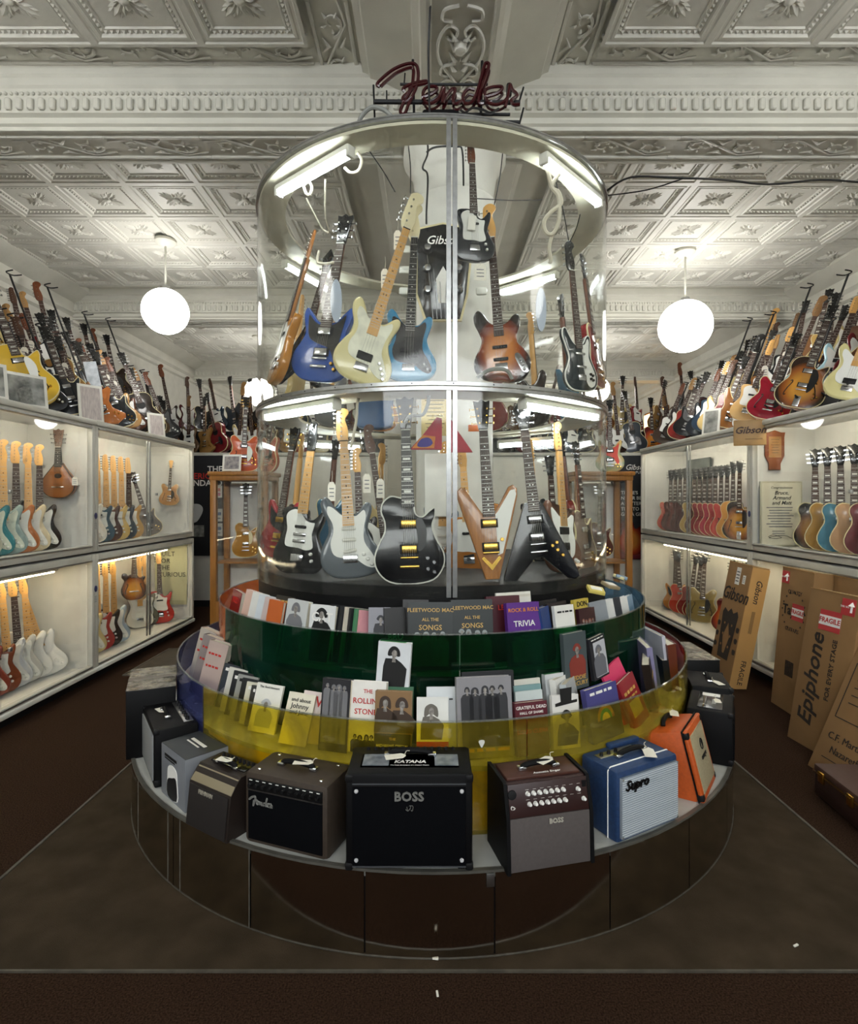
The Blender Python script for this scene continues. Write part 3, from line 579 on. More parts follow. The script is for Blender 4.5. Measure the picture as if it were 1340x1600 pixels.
#            thickness nut  heel bridge head pickups[(kind,z)] knobs
SPEC = {
 'strat': (.044, .745, .33, .105, 'f6', [('sc', .145), ('sc', .205), ('sc', .265)], [(.072, .125), (.092, .098), (.112, .07)]),
 'tele': (.044, .745, .385, .10, 't6', [('sc', .13), ('sc', .285)], [(.085, .13), (.095, .09)]),
 'single': (.052, .735, .385, .125, 'g6', [('hb', .165), ('hb', .285)], [(.085, .12), (.115, .10), (.085, .07), (.115, .055)]),
 'double': (.05, .78, .36, .14, 'g6', [('hb', .19), ('hb', .32)], [(.1, .17), (.14, .15), (.1, .11), (.14, .09)]),
 'horned': (.036, .735, .30, .115, 'g6', [('hb', .15), ('hb', .26)], [(.07, .09), (.1, .09), (.09, .06), (.12, .06)]),
 'offset': (.044, .76, .34, .12, 'f6', [('hb', .165), ('hb', .26)], [(.09, .08), (.11, .07)]),
 'reverse_v': (.042, .77, .34, .135, 'g6', [('hb', .165), ('hb', .285)], [(.06, .20)]),
 'arrow': (.042, .83, .40, .20, 'v6', [('hb', .24), ('hb', .335)], [(.075, .185), (.10, .16), (.125, .13), (.10, .20)]),
 'wave': (.036, .92, .34, .10, 'b4', [('bb', .18), ('bb', .28)], [(.085, .13), (.105, .12), (.085, .095), (.105, .085)]),
 'zigzag': (.042, .77, .36, .14, 'g6', [('hb', .18), ('hb', .29)], [(.1, .1), (.13, .08)]),
 'acoustic': (.1, .86, .44, .16, 'g6', [], []),
 'archtop': (.075, .86, .42, .17, 'g6', [('hb', .22), ('hb', .36)], [(.11, .15), (.14, .12), (.11, .1)]),
 'pbass': (.044, .945, .33, .085, 'b4', [('sp', .17)], [(.092, .098), (.112, .07)]),
 'jbass': (.044, .945, .34, .09, 'b4', [('bb', .13), ('bb', .205)], [(.115, .115), (.125, .085), (.13, .055)]),
 'mbass': (.044, .945, .33, .085, 'b4', [('mm', .14)], [(.085, .13), (.1, .105), (.115, .08), (.125, .055)]),
 'teardrop': (.06, .46, .30, .10, 'g6', [], []),
 'scroll': (.06, .46, .27, .10, 'g6', [], []),
}
BODY_OF = {'pbass': 'strat', 'mbass': 'strat', 'jbass': 'offset'}
GC = {}
def gparts(kind, lvl):
    if (kind, lvl) in GC: return GC[kind, lvl]
    T, nut, heel, br, hd, pks, knobs = SPEC[kind]; bk = BODY_OF.get(kind, kind); o = OUT[bk]; out = []; y0 = -T/2
    sm = 1 if bk in SHARP else (4 if lvl == 2 else 2)
    o = smooth(o, sm) if sm > 1 else o
    bs = 1.0
    if kind in ('pbass', 'jbass', 'mbass'): bs = 1.06; o = [(x*bs, z*bs) for x, z in o]
    if kind == 'archtop' and lvl == 2: pass
    bm = B(); prism(bm, o, -T/2, T/2, .016 if bk in ('strat', 'offset') else .006); out.append(('body', done(bm, 24 if bk in SHARP else 50), 'body', None))
    if kind in ('single', 'double', 'archtop', 'acoustic', 'wave') or (kind == 'teardrop'):
        bm = B(); oo = inset(o if sum(o[i-1][0]*o[i][1]-o[i][0]*o[i-1][1] for i in range(len(o))) > 0 else o[::-1], -.0012)
        ii = inset(oo, .0065); rings = [[bm.verts.new((x, yy, z)) for x, z in q] for q, yy in ((oo, y0+.009), (oo, y0+.0005), (ii, y0-.0012), (ii, y0+.009))]; rings.append(rings[0])
        ring_faces(bm, rings, True, False); out.append(('binding', done(bm, 40), 'binding', None))
    if bk in GUARD:
        g = [(x*bs, z*bs) for x, z in GUARD[bk]]; g = smooth(g, 3 if lvl == 2 else 2) if bk not in SHARP else g
        yg = y0-.002 if kind not in ('single', 'double', 'archtop') else y0-.008
        bm = B(); prism(bm, g, yg-.002, yg+.0015); out.append(('pickguard', bm, 'guard', None))
    # neck, fretboard, headstock
    wb, wn = (.031, .0215)
    bm = B(); rings = []
    for z, w in ((heel-.02, wb), (heel+.08, wb-.003), (nut, wn)):
        rings.append([bm.verts.new((w*cx, y0+yy, z)) for cx, yy in ((-1, -.002), (1, -.002), (.95, .01), (.5, .021), (-.5, .021), (-.95, .01))])
    ring_faces(bm, rings); out.append(('neck', done(bm, 60), 'neck', None))
    fb0 = (br+.20 if kind in ('acoustic',) else min(heel-.02, heel)) - (.03 if kind in ('strat', 'pbass', 'jbass', 'mbass', 'offset') else .0)
    bm = B(); rings = [[bm.verts.new((w*cx, yy, z)) for cx, yy in ((-1, y0-.0085), (1, y0-.0085), (1, y0-.002), (-1, y0-.002))] for z, w in ((fb0, wb+.0005), (nut, wn+.0003))]
    ring_faces(bm, rings); fbm = done(bm); out.append(('fretboard', fbm, 'board', None))
    bm = B(); prism(bm, smooth([(x, z) for x, z in HEAD[hd]], 2) if hd in ('f6', 'b4', 't6') else HEAD[hd], y0-.004, y0+.011, .002); hz = nut; out.append(('headstock', done(bm, 40), 'head', (0, 0, hz)))
    sl = (nut-br)
    def wz(z): return wb+(wn-wb)*(z-fb0)/(nut-fb0)
    if lvl >= 1:
        bm = B(); k = 0
        while True:
            k += 1; z = nut-sl*(1-2**(-k/12))
            if z < fb0+.006 or k > 22: break
            if lvl == 1 and k > 15: break
            box(bm, (0, y0-.009, z), (2*wz(z)-.001, .0015, .0022))
        out.append(('fret_wire', bm, 'fret', None))
        bm = B(); n = 0
        for k in (3, 5, 7, 9, 12, 15, 17, 19):
            z = nut-sl*(1-(2**(-(k-.5)/12)))
            if z < fb0+.01: continue
            n += 1
            if kind in ('single', 'double', 'archtop', 'zigzag'): box(bm, (0, y0-.0088, z), (.034, .0012, .011 if k < 14 else .008))
            else:
                for x in ((-.008, .008) if k == 12 else (0,)): lathe(bm, [(0, .0007), (.0042, .0007), (.0042, 0)], 8, (0, 0, 0)) if False else box(bm, (x, y0-.0088, z), (.007, .0012, .007))
        if n: out.append(('inlay', bm, 'inlay', None))
    ns = 4 if hd == 'b4' else 6
    # tuners
    tm = B(); r_ = .0045 if ns == 6 else .006
    sp = []
    if hd in ('f6', 't6'): sp = [(-.012+.004*k/5, .028+.026*k, -1) for k in range(6)]
    elif hd == 'b4': sp = [(-.014, .045+.045*k, -1) for k in range(4)]
    else: sp = [(s*(.018+.004*k), .04+.038*k, s) for s in (-1, 1) for k in range(3)]
    def tuner(x, s):
        b_ = B(); L = .032 if ns == 6 else .045
        tube(b_, [(0, -.014, 0), (0, .004, 0)], r_, 6); tube(b_, [(0, .005, 0), (s*L, .005, 0)], .003, 5)
        box(b_, (s*(L+.006), .005, 0), (.006 if ns == 6 else .008, .014 if ns == 6 else .02, .013 if ns == 6 else .022), .002, seg=1); return b_
    if lvl == 2:
        ta, tb = done(tuner(0, -1)), done(tuner(0, 1))
        for x, z, s in sp: out.append(('tuner', ta if s < 0 else tb, 'hw', (x, y0, nut+z)))
    else:
        b_ = B()
        for x, z, s in sp:
            L = .03; tube(b_, [(x, y0-.012, nut+z), (x, y0, nut+z)], .004, 4); box(b_, (x+s*.026, y0+.004, nut+z), (.034, .008, .01))
        out.append(('tuner_row', b_, 'hw', None))
    # pickups
    for n, (pk, z) in enumerate(pks):
        b_ = B(); yp = y0-(.004 if bk in GUARD and kind not in ('single', 'double', 'archtop') else 0)
        z *= bs
        if pk == 'sc': box(b_, (0, yp-.004, 0), (.074, .008, .018), .006); rotz = -.14 if (n == 0 and kind in ('strat', 'tele')) else 0
        elif pk == 'hb': box(b_, (0, yp-.006, 0), (.07, .012, .036), .003); rotz = 0
        elif pk == 'bb': box(b_, (0, yp-.005, 0), (.092, .01, .02), .004); rotz = 0
        elif pk == 'sp': box(b_, (-.028, yp-.005, .014), (.056, .01, .026), .004); box(b_, (.028, yp-.005, -.014), (.056, .01, .026), .004); rotz = 0
        else: box(b_, (0, yp-.006, 0), (.088, .012, .045), .004); rotz = 0
        out.append(('pickup', b_, 'pickup', ((0, 0, z), (0, rotz, 0))))
        if pk == 'hb' and lvl == 2:
            b_ = B(); box(b_, (0, yp-.0015, 0), (.088, .004, .046), .002); out.append(('pickup_ring', b_, 'ring', (0, 0, z)))
    # bridge
    if lvl >= 0:
        b_ = B()
        if kind in ('single', 'double', 'horned', 'archtop', 'zigzag', 'arrow', 'reverse_v'):
            box(b_, (0, y0-.012, br), (.085, .012, .012), .004)
        elif kind in ('acoustic', 'teardrop', 'scroll'): box(b_, (0, y0-.006, br), (.13 if kind == 'acoustic' else .1, .008, .022 if kind == 'acoustic' else .01), .003)
        else: box(b_, (0, y0-.007, br), (.078, .010, .045), .003)
        out.append(('bridge', b_, 'hw', None))
        if kind in ('single', 'double', 'horned', 'zigzag', 'arrow'):
            b_ = B(); box(b_, (0, y0-.012, br-.042), (.092, .012, .016), .005); out.append(('tailpiece', b_, 'hw', None))
        if kind == 'archtop' and lvl >= 1:
            b_ = B(); box(b_, (0, y0-.008, .06), (.05, .008, .10), .002); out.append(('tailpiece', b_, 'hw', None))
        if kind == 'reverse_v':
            b_ = B(); prism(b_, [(-.05, .105), (-.04, .118), (0, .075), (.04, .118), (.05, .105), (0, .045)], y0-.01, y0); out.append(('tailpiece', b_, 'hw', None))
        if kind == 'acoustic':
            b_ = B(); prism(b_, [(.05*math.cos(a*.314), .34+.05*math.sin(a*.314)) for a in range(20)], y0-.0015, y0+.002); out.append(('sound_hole', b_, 'dark', None))
        if kind == 'teardrop':
            b_ = B(); prism(b_, [(.03*math.cos(a*.314), .20+.022*math.sin(a*.314)) for a in range(20)], y0-.0015, y0+.002); out.append(('sound_hole', b_, 'dark', None))
        if kind in ('archtop', 'scroll') or (kind == 'double' and lvl >= 1):
            b_ = B()
            for s in (-1, 1):
                q = .72 if kind == 'scroll' else 1
                p = [(s*.105*q, .245*q), (s*.093*q, .255*q), (s*.088*q, .235*q), (s*.11*q, .18*q), (s*.125*q, .125*q), (s*.12*q, .105*q), (s*.11*q, .115*q)]
                tube(b_, spline([(x, y0-.0005, z) for x, z in p], 4), .0045, 5)
            out.append(('sound_hole', b_, 'dark', None))
    if lvl >= 1:
        b_ = None; kb = B(); lathe(kb, [(0, .014), (.008, .014), (.0105, .004), (.011, 0), (0, 0)], 10); km = done(kb, 40)
        for x, z in knobs: out.append(('knob', km, 'knob', ((x*bs, y0-(.004 if bk in GUARD and kind not in ('single', 'double', 'archtop') else 0), z*bs), (R(90), 0, 0))))
    if lvl == 2:
        b_ = B()
        for k in range(ns):
            u = (k-(ns-1)/2)/(ns-1); box_w = .0011
            tube(b_, [(u*.052, y0-.014, br-.01), (u*.036, y0-.011, nut), (u*.030, y0-.008, nut+.03)], .0007, 4)
        out.append(('string_set', b_, 'string', None))
        b_ = B(); box(b_, (0, y0-.007, nut+.002), (.044, .012, .005), .001); out.append(('nut', b_, 'inlay', None))
    res = []
    for nm, me, sl_, lc in out:
        if isinstance(me, bmesh.types.BMesh): me = done(me)
        lc, rt = (lc if lc and isinstance(lc[0], tuple) else (lc or (0, 0, 0), (0, 0, 0)))
        res.append((nm, me, sl_, lc, rt))
    GC[kind, lvl] = res; return res
GLEN = {k: SPEC[k][1]+max(z for x, z in HEAD[SPEC[k][4]]) for k in SPEC}
def col(h): return mat('finish_'+h.strip('#'), h, .22, coat=.35, var=.04, vscale=5, spec=.35)
SB3 = burst('tobacco_burst', '#c0752c', '#7a2f14', '#140c09'); SB2 = burst('amber_burst', '#d99a3a', '#a25a1e', '#2a160c'); CHB = burst('cherry_burst', '#d98a34', '#b5401f', '#5e1512'); VSB = burst('vintage_burst', '#c89248', '#6f4322', '#17110d')
WGUARD = mat('guard_white', '#e6e6df', .35); MINT = mat('guard_mint', '#d7dccb', .35); BGUARD = mat('guard_black', '#151516', .3); PGUARD = mat('guard_pearl', '#d9d8c4', .3, var=.15, vscale=18); TORT = mat('guard_tortoise', '#3a1712', .3, col2='#5c2a18', vscale=30)
FRET = mat('fret_nickel', '#b9b7b0', .4, .8); STRG = mat('string_steel', '#8a8880', .5, .7); PKW = mat('pickup_white', '#e2e0d6', .4); CRM = mat('binding_cream', '#dccf9f', .4)
def guitar(kind, body, label, mw, lvl=1, guard=None, neck=None, board=None, head=None, hw=None, pickup=None, knob=None, group=None, name=None, category='guitar', binding=None, ring=None):
    fender = kind in ('strat', 'tele', 'offset', 'pbass', 'jbass', 'mbass')
    if isinstance(body, str): body = col(body)
    neck = neck or (MAPLE if fender else MAHOG); board = board or (MAPLE if fender and neck is MAPLE and random.random() < .5 else ROSE)
    S = dict(body=body, guard=guard or (WGUARD if fender else BGUARD), neck=neck, board=board, head=head or (neck if fender else BLACK), hw=hw or CHROME, pickup=pickup or (PKW if kind == 'strat' else (CHROME if not fender else DARK)),
             fret=FRET, string=STRG, inlay=DARK if board is MAPLE else PEARL, knob=knob or (WGUARD if fender else GOLD), dark=DARK, binding=binding or CRM, ring=ring or DARK)
    if 'bass' in kind or kind == 'wave': name = name or 'bass_guitar'
    elif kind in ('teardrop', 'scroll'): name = name or 'mandolin'; category = 'mandolin'
    elif kind == 'acoustic': name = name or 'acoustic_guitar'
    t = thing(name or 'electric_guitar', label, category, mw=mw, group=group)
    for nm, me, sl_, lc, rt in gparts(kind, lvl): part(nm, me, S[sl_], t, lc, rt)
    return t
def place(base, top, kind, face=None, grow=None):    # stand a guitar from its tail point to its head point
    base, top = Vector(base), Vector(top); up = top-base; s = up.length/GLEN[kind]
    if grow: s = grow
    if face is None: face = (-base.x, -base.y, 0)
    return orient(base, up, face) @ Matrix.Scale(s, 4)
def pxg(kind, b, t, Yb, lean=.10, yaw=0.0, **kw):     # b, t: tail and head as seen in the photograph, at distance Yb leaning back
    pb, pt = P(b[0], b[1], Yb), P(t[0], t[1], Yb+lean)
    f = Matrix.Rotation(yaw, 3, 'Z') @ Vector((-pb.x, -pb.y, 0)).normalized()
    return place(pb, pt, kind, f)
DG = 'guitars shown in the clear drum'
# ---------------- upper storey
guitar('mbass', '#d9cf9c', 'cream bass guitar with pale pearl pickguard leaning in the upper drum', pxg('mbass', (556, 597), (652, 305), 3.02, .12, .1), 2, guard=PGUARD, board=MAPLE, head=mat('cream_head', '#e3d8b0', .3), pickup=DARK, group=DG, knob=CHROME)
guitar('pbass', '#3f86ad', 'light blue bass guitar with dark pickguard in the upper drum', pxg('pbass', (637, 597), (650, 322), 3.08, .12, -.05), 2, guard=BGUARD, board=EBONY, head=mat('cream_head', '#e3d8b0', .3), group=DG, knob=CHROME)
g = guitar('jbass', SB3, 'sunburst bass guitar right of the post in the upper drum', pxg('jbass', (785, 597), (763, 322), 3.0, .12, .0), 2, board=ROSE, head=MAPLE, group=DG, knob=CHROME)
for ch in list(g.children):
    if ch.name.startswith('pickguard'): bpy.data.objects.remove(ch)
bm = B(); prism(bm, smooth([(.085, .155), (.115, .165), (.15, .10), (.165, .05), (.14, .035), (.115, .07)], 3), -.028, -.022, .001); part('control_plate', bm, CHROME, g)
guitar('wave', '#17242a', 'black bass with white pickguard at the right side of the upper drum', pxg('wave', (908, 612), (886, 378), 3.32, .06, .75), 2, guard=WGUARD, neck=MAHOG, board=ROSE, head=BLACK, group=DG, binding=WGUARD, knob=DARK)
guitar('horned', '#2d4f9a', 'blue horned guitar at the left of the upper drum', pxg('horned', (497, 597), (543, 338), 3.3, .1, -.5), 2, guard=BGUARD, head=BLACK, group=DG)
guitar('arrow', '#10171f', 'black arrow guitar behind the blue one in the upper drum', pxg('arrow', (462, 602), (520, 392), 3.5, .1, -.7), 2, head=BLACK, group=DG)
guitar('tele', '#b5792f', 'slim natural wood guitar seen edge-on at the left rim of the upper drum', pxg('tele', (428, 600), (497, 362), 3.42, .1, -1.35), 2, group=DG, neck=NATW)
guitar('tele', '#1c1f24', 'small black and white guitar hanging by its neck at the top right of the post', pxg('tele', (741, 410), (735, 222), 2.98, .0, .25), 2, guard=WGUARD, board=ROSE, neck=MAHOG, group=DG)
guitar('single', '#8f1c22', 'red guitar seen edge-on behind the black bass in the upper drum', pxg('single', (932, 608), (904, 400), 3.62, .05, 1.3), 1, group=DG)
# ---------------- lower storey
guitar('strat', '#5f666c', 'grey guitar with white pickguard and maple neck in the lower drum', pxg('strat', (549, 904), (534, 640), 2.98, .12, .0), 2, guard=WGUARD, board=MAPLE, group=DG)
guitar('single', '#0d0e12', 'black guitar with cream edging and gold hardware in the lower drum', pxg('single', (641, 913), (632, 622), 2.88, .10, -.0), 2, guard=BGUARD, board=EBONY, head=BLACK, hw=GOLD, pickup=GOLD, group=DG, binding=PEARL, neck=EBONY, knob=CHROME)
guitar('reverse_v', NATW, 'natural wood V-shaped guitar with white guard and upturned wings in the lower drum', pxg('reverse_v', (769, 905), (751, 626), 2.92, .10, .12), 2, guard=WGUARD, board=ROSE, head=BLACK, hw=GOLD, pickup=GOLD, group=DG)
guitar('arrow', '#0c0e13', 'black V-shaped guitar with pointed wings in the lower drum', pxg('arrow', (846, 908), (812, 622), 2.98, .10, .2), 2, board=ROSE, head=BLACK, group=DG)
g = guitar('tele', '#0f0f10', 'black and white guitar with four chrome pickups at the left of the lower drum', pxg('tele', (463, 898), (494, 660), 3.28, .08, -.45), 2, guard=WGUARD, board=MAPLE, head=BLACK, group=DG)
for z in (.2, .24): bm = B(); box(bm, (0, -.028, z), (.08, .012, .022), .004); part('pickup', bm, CHROME, g)
guitar('horned', '#8c1f27', 'dark red guitar at the far left of the lower drum', pxg('horned', (432, 872), (464, 668), 3.55, .06, -.8), 2, guard=BGUARD, group=DG, hw=GOLD, pickup=GOLD)
guitar('pbass', '#1a1a1d', 'dark bass with brown headstock behind the grey guitar in the lower drum', pxg('pbass', (608, 898), (574, 664), 3.45, .1, .2), 2, neck=mat('amber_neck', '#a8602a', .35), head=mat('walnut_head', '#4a2c1b', .4), board=ROSE, group=DG)
guitar('offset', '#6a4a3a', 'brown offset guitar seen at an angle at the right of the lower drum', pxg('offset', (880, 896), (866, 660), 3.3, .1, .9), 2, neck=MAPLE, board=MAPLE, group=DG)
guitar('single', '#7d6a5c', 'grey-brown guitar near the right rim of the lower drum', pxg('single', (912, 892), (894, 690), 3.55, .05, 1.1), 1, group=DG)
guitar('double', '#16171a', 'black hollow guitar far back behind the black arrow guitar in the lower drum', pxg('double', (866, 892), (856, 712), 3.95, .05, .5), 1, group=DG)
guitar('strat', '#7d8890', 'silver-grey guitar behind the black gold-trimmed one in the lower drum', pxg('strat', (688, 880), (694, 690), 3.62, .05, .2), 1, group=DG)
guitar('tele', '#b9762d', 'honey guitar behind the natural wood V in the lower drum', pxg('tele', (736, 898), (722, 690), 3.52, .05, -.2), 1, group=DG)
guitar('strat', '#26221f', 'dark guitar behind the grey one in the lower drum', pxg('strat', (566, 892), (558, 700), 3.78, .05, -.2), 1, group=DG)
# instruments round the far side of the drum
bl = ['#7a2a22', '#c8b27a', '#1b1c20', '#3d6b86', '#b0722e', '#2a1d16', '#7d7f82']
bn = ['wine red', 'cream', 'black', 'slate blue', 'honey brown', 'dark brown', 'grey']
for st, (zf, nm) in enumerate(((ZD, 'lower'), (ZM+.02, 'upper'))):
    for k, a in enumerate((100, 125, 152, 178, 206, 233, 260)):
        kd = ['single', 'strat', 'tele', 'horned', 'offset', 'double', 'strat'][(k+st*3) % 7]; c_ = (k*2+st*3) % 7
        base = cyl(a, 1.02, zf+.005); top = cyl(a, .93, zf+.005+.9)
        guitar(kd, bl[c_], '%s %s at the far side of the %s drum, %s' % (bn[c_], {'single': 'single-cut guitar', 'strat': 'double-cut guitar', 'tele': 'slab guitar', 'horned': 'horned guitar', 'offset': 'offset guitar', 'double': 'hollow guitar'}[kd], nm, ['rightmost', 'second from right', 'third from right', 'in the middle', 'third from left', 'second from left', 'leftmost'][k]), place(base, top, kd, (math.sin(R(a)), -math.cos(R(a)), 0)), 1, group=DG+' at the back')
FIG = {}
def people_print(w, h, n, seed=0, face=False):        # anonymous figures side by side: dark hair and clothes, or only their faces
    key = (round(w, 3), round(h, 3), n, seed, face)
    if key in FIG: return FIG[key]
    rnd = random.Random(seed*7+n); bm = B()
    for k in range(n):
        s = min(w/n*(.95 if n == 1 else 1.45), h*.62)*rnd.uniform(.88, 1.1); cx = w*((k+.5)/n-.5)*.86+rnd.uniform(-.08, .08)*s; top = h*.5-s*rnd.uniform(.36, .52); hr = rnd.choice((.19, .23, .27)); lg = rnd.choice((0, .12, .26)); sh = rnd.uniform(-.08, .08)
        if face:
            prism(bm, [(cx+s*(.11*math.cos(a*.5236)+sh*.3), top-.03*s+.155*s*math.sin(a*.5236)) for a in range(12)], -.0014, -.0002)
            prism(bm, [(cx-.05*s, top-.15*s), (cx+.05*s, top-.15*s), (cx+.09*s, top-.36*s), (cx-.06*s, top-.36*s)], -.0012, -.0002); continue
        prism(bm, smooth([(cx-hr*s, top-lg*s), (cx-hr*.95*s, top+.1*s), (cx-.08*s, top+.25*s), (cx+.10*s, top+.24*s), (cx+hr*s, top+.08*s), (cx+hr*1.02*s, top-lg*s), (cx, top-.1*s)], 3), -.0006, 0)
        prism(bm, [(cx-.44*s, -h*.48), (cx+.44*s, -h*.48), (cx+(.48+sh)*s, top-.58*s), (cx+.33*s, top-(.30+sh)*s), (cx+.10*s, top-.22*s), (cx-.10*s, top-.22*s), (cx-.33*s, top-(.30-sh)*s), (cx-(.47-sh)*s, top-.56*s)], -.0006, 0)
    FIG[key] = done(bm); return FIG[key]
# ================================================================ other things in the drum
p = P(692, 500, 3.55); t = thing('headstock_sign', 'giant black headstock sign hung on the white column in the upper drum', 'sign', p)
k_ = 3.55/F
bm = B(); prism(bm, [(x*k_, z*k_) for x, z in ((-26, 0), (26, 0), (36, 40), (44, 120), (52, 135), (30, 142), (0, 148), (-28, 142), (-52, 135), (-40, 100), (-40, 40))], -.02, .02, .006); part('plate', bm, BLACK, t)
bm = B(); prism(bm, [(x*k_, z*k_) for x, z in ((-29, -2), (29, -2), (39, 39), (47, 119), (56, 138), (30, 145), (0, 151), (-28, 145), (-56, 138), (-43, 100), (-43, 39))], -.012, .018); part('border', bm, CRM, t)
text('Gibson', .075, INKW, t, (0, -.022, 122*k_), shear=.3, bold=.01)
for s in (-1, 1):
    for z in (45, 78, 110):
        bm = B(); lathe(bm, [(0, .03), (.02, .028), (.03, 0), (0, 0)], 12); part('bushing', bm, CHROME, t, (s*24*k_, -.02, z*k_), (R(90), 0, 0))
        bm = B(); box(bm, (s*60*k_, .0, z*k_), (.07, .025, .05), .012); part('tuner_button', bm, PEARL, t)
for k in range(6):
    bm = B(); tube(bm, [((k-2.5)*.025, -.026, 0), ((k-2.5)*.04, -.03, (48+abs(k-2.5)*20)*k_)], .0022, 4); part('string', bm, CHROME, t)
bm = B(); prism(bm, [(-.03, .1), (.03, .1), (.045, .25), (0, .33), (-.045, .25)], -.026, -.02); part('truss_cover', bm, INKW, t)
def tag_card(p, w, h, label, m=TAGW, name='price_tag', rz=0.0, tilt=0.0):
    bm = B(); prism(bm, [(-w/2, -h), (w/2, -h), (w/2, -h*.18), (w*.22, 0), (-w*.22, 0), (-w/2, -h*.18)], -.0008, .0008)
    t = thing(name, label, 'tag', p, rz, 'price tags'); t.rotation_euler = (0, tilt, rz); part('card', bm, m, t)
    bm = B(); tube(bm, [(0, 0, -.008), (.004, 0, .03), (0, .01, .07)], .0018, 4); part('string', bm, ROPE, t)
    if h > .05:
        bm = B()
        for k in range(3): box(bm, (0, -.0012, -h*(.35+.2*k)), (w*.6, .0006, h*.05))
        part('writing', bm, GREYM, t)
OV = mat('pale_blue_card', '#aab4c2', .7)
for (px, py, Y, lb) in ((525, 470, 3.25, 'pale blue oval card hanging at the left of the upper drum'), (845, 484, 3.4, 'pale oval card hanging at the right of the upper drum')):
    bm = B(); k = Y/F; prism(bm, [(9*k*math.cos(a*.2618), 34*k*math.sin(a*.2618)) for a in range(24)], -.003, .003); single('oval_card', bm, OV, lb, 'card', None, P(px, py, Y), (0, 0, .3))
def rope(pts, r, label, m=ROPE, name='rope', cat='rope'):
    bm = B(); tube(bm, spline(pts, 6), r, 6); single(name, bm, m, label, cat)
rope([P(852, 250, 3.0), P(862, 292, 3.02), P(872, 300, 3.02), P(876, 318, 3.02), P(862, 330, 3.02), P(850, 345, 3.02), P(852, 362, 3.02), P(862, 366, 3.02), P(871, 352, 3.02), P(874, 330, 3.02), P(872, 306, 3.02), P(862, 290, 3.02), P(874, 272, 3.02)], .011, 'pale knotted rope loop under the upper right tube light')
rope([P(862, 368, 3.03), P(858, 388, 3.04), P(860, 405, 3.05), P(858, 412, 3.06)], .010, 'frayed rope end below the knotted loop in the upper drum')
rope([P(508, 280, 3.1), P(508, 335, 3.2), P(514, 362, 3.3), P(506, 360, 3.3), P(500, 352, 3.28), P(478, 310, 3.2)], .005, 'thin cord tied round the headstocks at the left of the upper drum')
rope([P(498, 392, 3.32), P(496, 410, 3.3), P(510, 412, 3.28), P(522, 410, 3.28)], .008, 'white cord looped at the neck of the slim wooden guitar')
for i, (a, b, lb) in enumerate((((574, 232), (617, 300), 'thin cord slanting to the cream bass headstock'), ((637, 220), (641, 302), 'thin cord holding the light blue bass headstock'), ((786, 228), (772, 320), 'thin cord holding the sunburst bass headstock'), ((906, 335), (890, 378), 'thin cord holding the black and white bass headstock'), ((866, 276), (888, 376), 'second thin cord slanting to the black and white bass'))):
    rope([P(a[0], a[1], 3.05), P((a[0]+b[0])/2+2, (a[1]+b[1])/2, 3.06), P(b[0], b[1], 3.08)], .0028, lb, DARK, 'cord', 'cord')
rope([P(667, 215, 3.5), P(668, 240, 3.5), P(660, 262, 3.5), P(668, 275, 3.5), P(666, 330, 3.5), P(666, 350, 3.5)], .006, 'dark wire running down the white column in the upper drum', WIRE, 'wire', 'wire')
rope([P(666, 238, 3.55), P(680, 230, 3.55), P(712, 229, 3.55), P(722, 236, 3.55), P(724, 290, 3.55)], .006, 'dark wire arching across the white column', WIRE, 'wire', 'wire')
rope([P(740, 310, 3.3), P(800, 313, 3.4), P(846, 312, 3.5)], .003, 'thin wire crossing the upper drum at right', WIRE, 'wire', 'wire')
rope([P(745, 590, 2.9), P(765, 578, 2.9), P(790, 578, 2.92), P(800, 592, 2.94)], .010, 'grey cable bent over the middle hoop at right of the post', CABLE, 'cable', 'cable')
rope([P(548, 700, 2.95), P(556, 660, 2.95), P(558, 632, 2.95), P(560, 622, 2.95)], .008, 'braided cord beside the blond headstock in the lower drum')
rope([P(632, 662, 2.85), P(640, 650, 2.85), P(660, 648, 2.85), P(668, 632, 2.85), P(670, 618, 2.85)], .009, 'grey cable looping from the black guitar headstock to the hoop', CABLE, 'cable', 'cable')
# parchment, red pennant box, blue case, orange sign on the column in the lower storey
t = thing('certificate', 'yellowed certificate fixed to the column in the lower drum', 'certificate', P(679, 650, 3.5)); k = 3.5/F
bm = B(); box(bm, (0, 0, 0), (42*k, .008, 62*k)); part('sheet', bm, mat('parchment', '#d9c489', .7, var=.08), t)
bm = B()
for q in range(9): box(bm, (0, -.005, (24-6*q)*k), ((30-(q % 3)*5)*k, .001, .005))
part('writing', bm, mat('brown_ink', '#6b5a38', .6), t)
t = thing('folded_display', 'red triangular cardboard display standing behind the post in the lower drum', 'display card', P(690, 703, 3.25)); k = 3.25/F
bm = B(); prism(bm, [(-50*k, 0), (0, 0), (0, 48*k), (-8*k, 50*k), (-30*k, 22*k)], -.03, .0); part('left_face', bm, mat('crimson_card', '#b02335', .45), t)
bm = B(); prism(bm, [(10*k, -4*k), (48*k, -4*k), (24*k, 30*k), (14*k, 48*k)], -.02, .01); part('right_face', bm, MATS['crimson_card'], t)
bm = B(); prism(bm, smooth([(-38*k, 5*k), (-22*k, 4*k), (-14*k, 10*k), (-20*k, 18*k), (-32*k, 16*k)], 3), -.034, -.029); part('emblem', bm, mat('emblem_blue', '#4c3f96', .5), t)
bm = B(); prism(bm, [(-46*k, 2*k), (-12*k, 2*k), (-10*k, 20*k), (-30*k, 22*k)], -.0325, -.029); part('glow_print', bm, mat('emblem_orange', '#df8a3a', .5), t)
bm = B(); box(bm, P(741, 669, 3.4), (.075, .02, .04), .004); single('orange_sign', bm, mat('orange_plastic', '#e8771d', .4), 'small bright orange plate beside the dark headstock in the lower drum', 'sign')
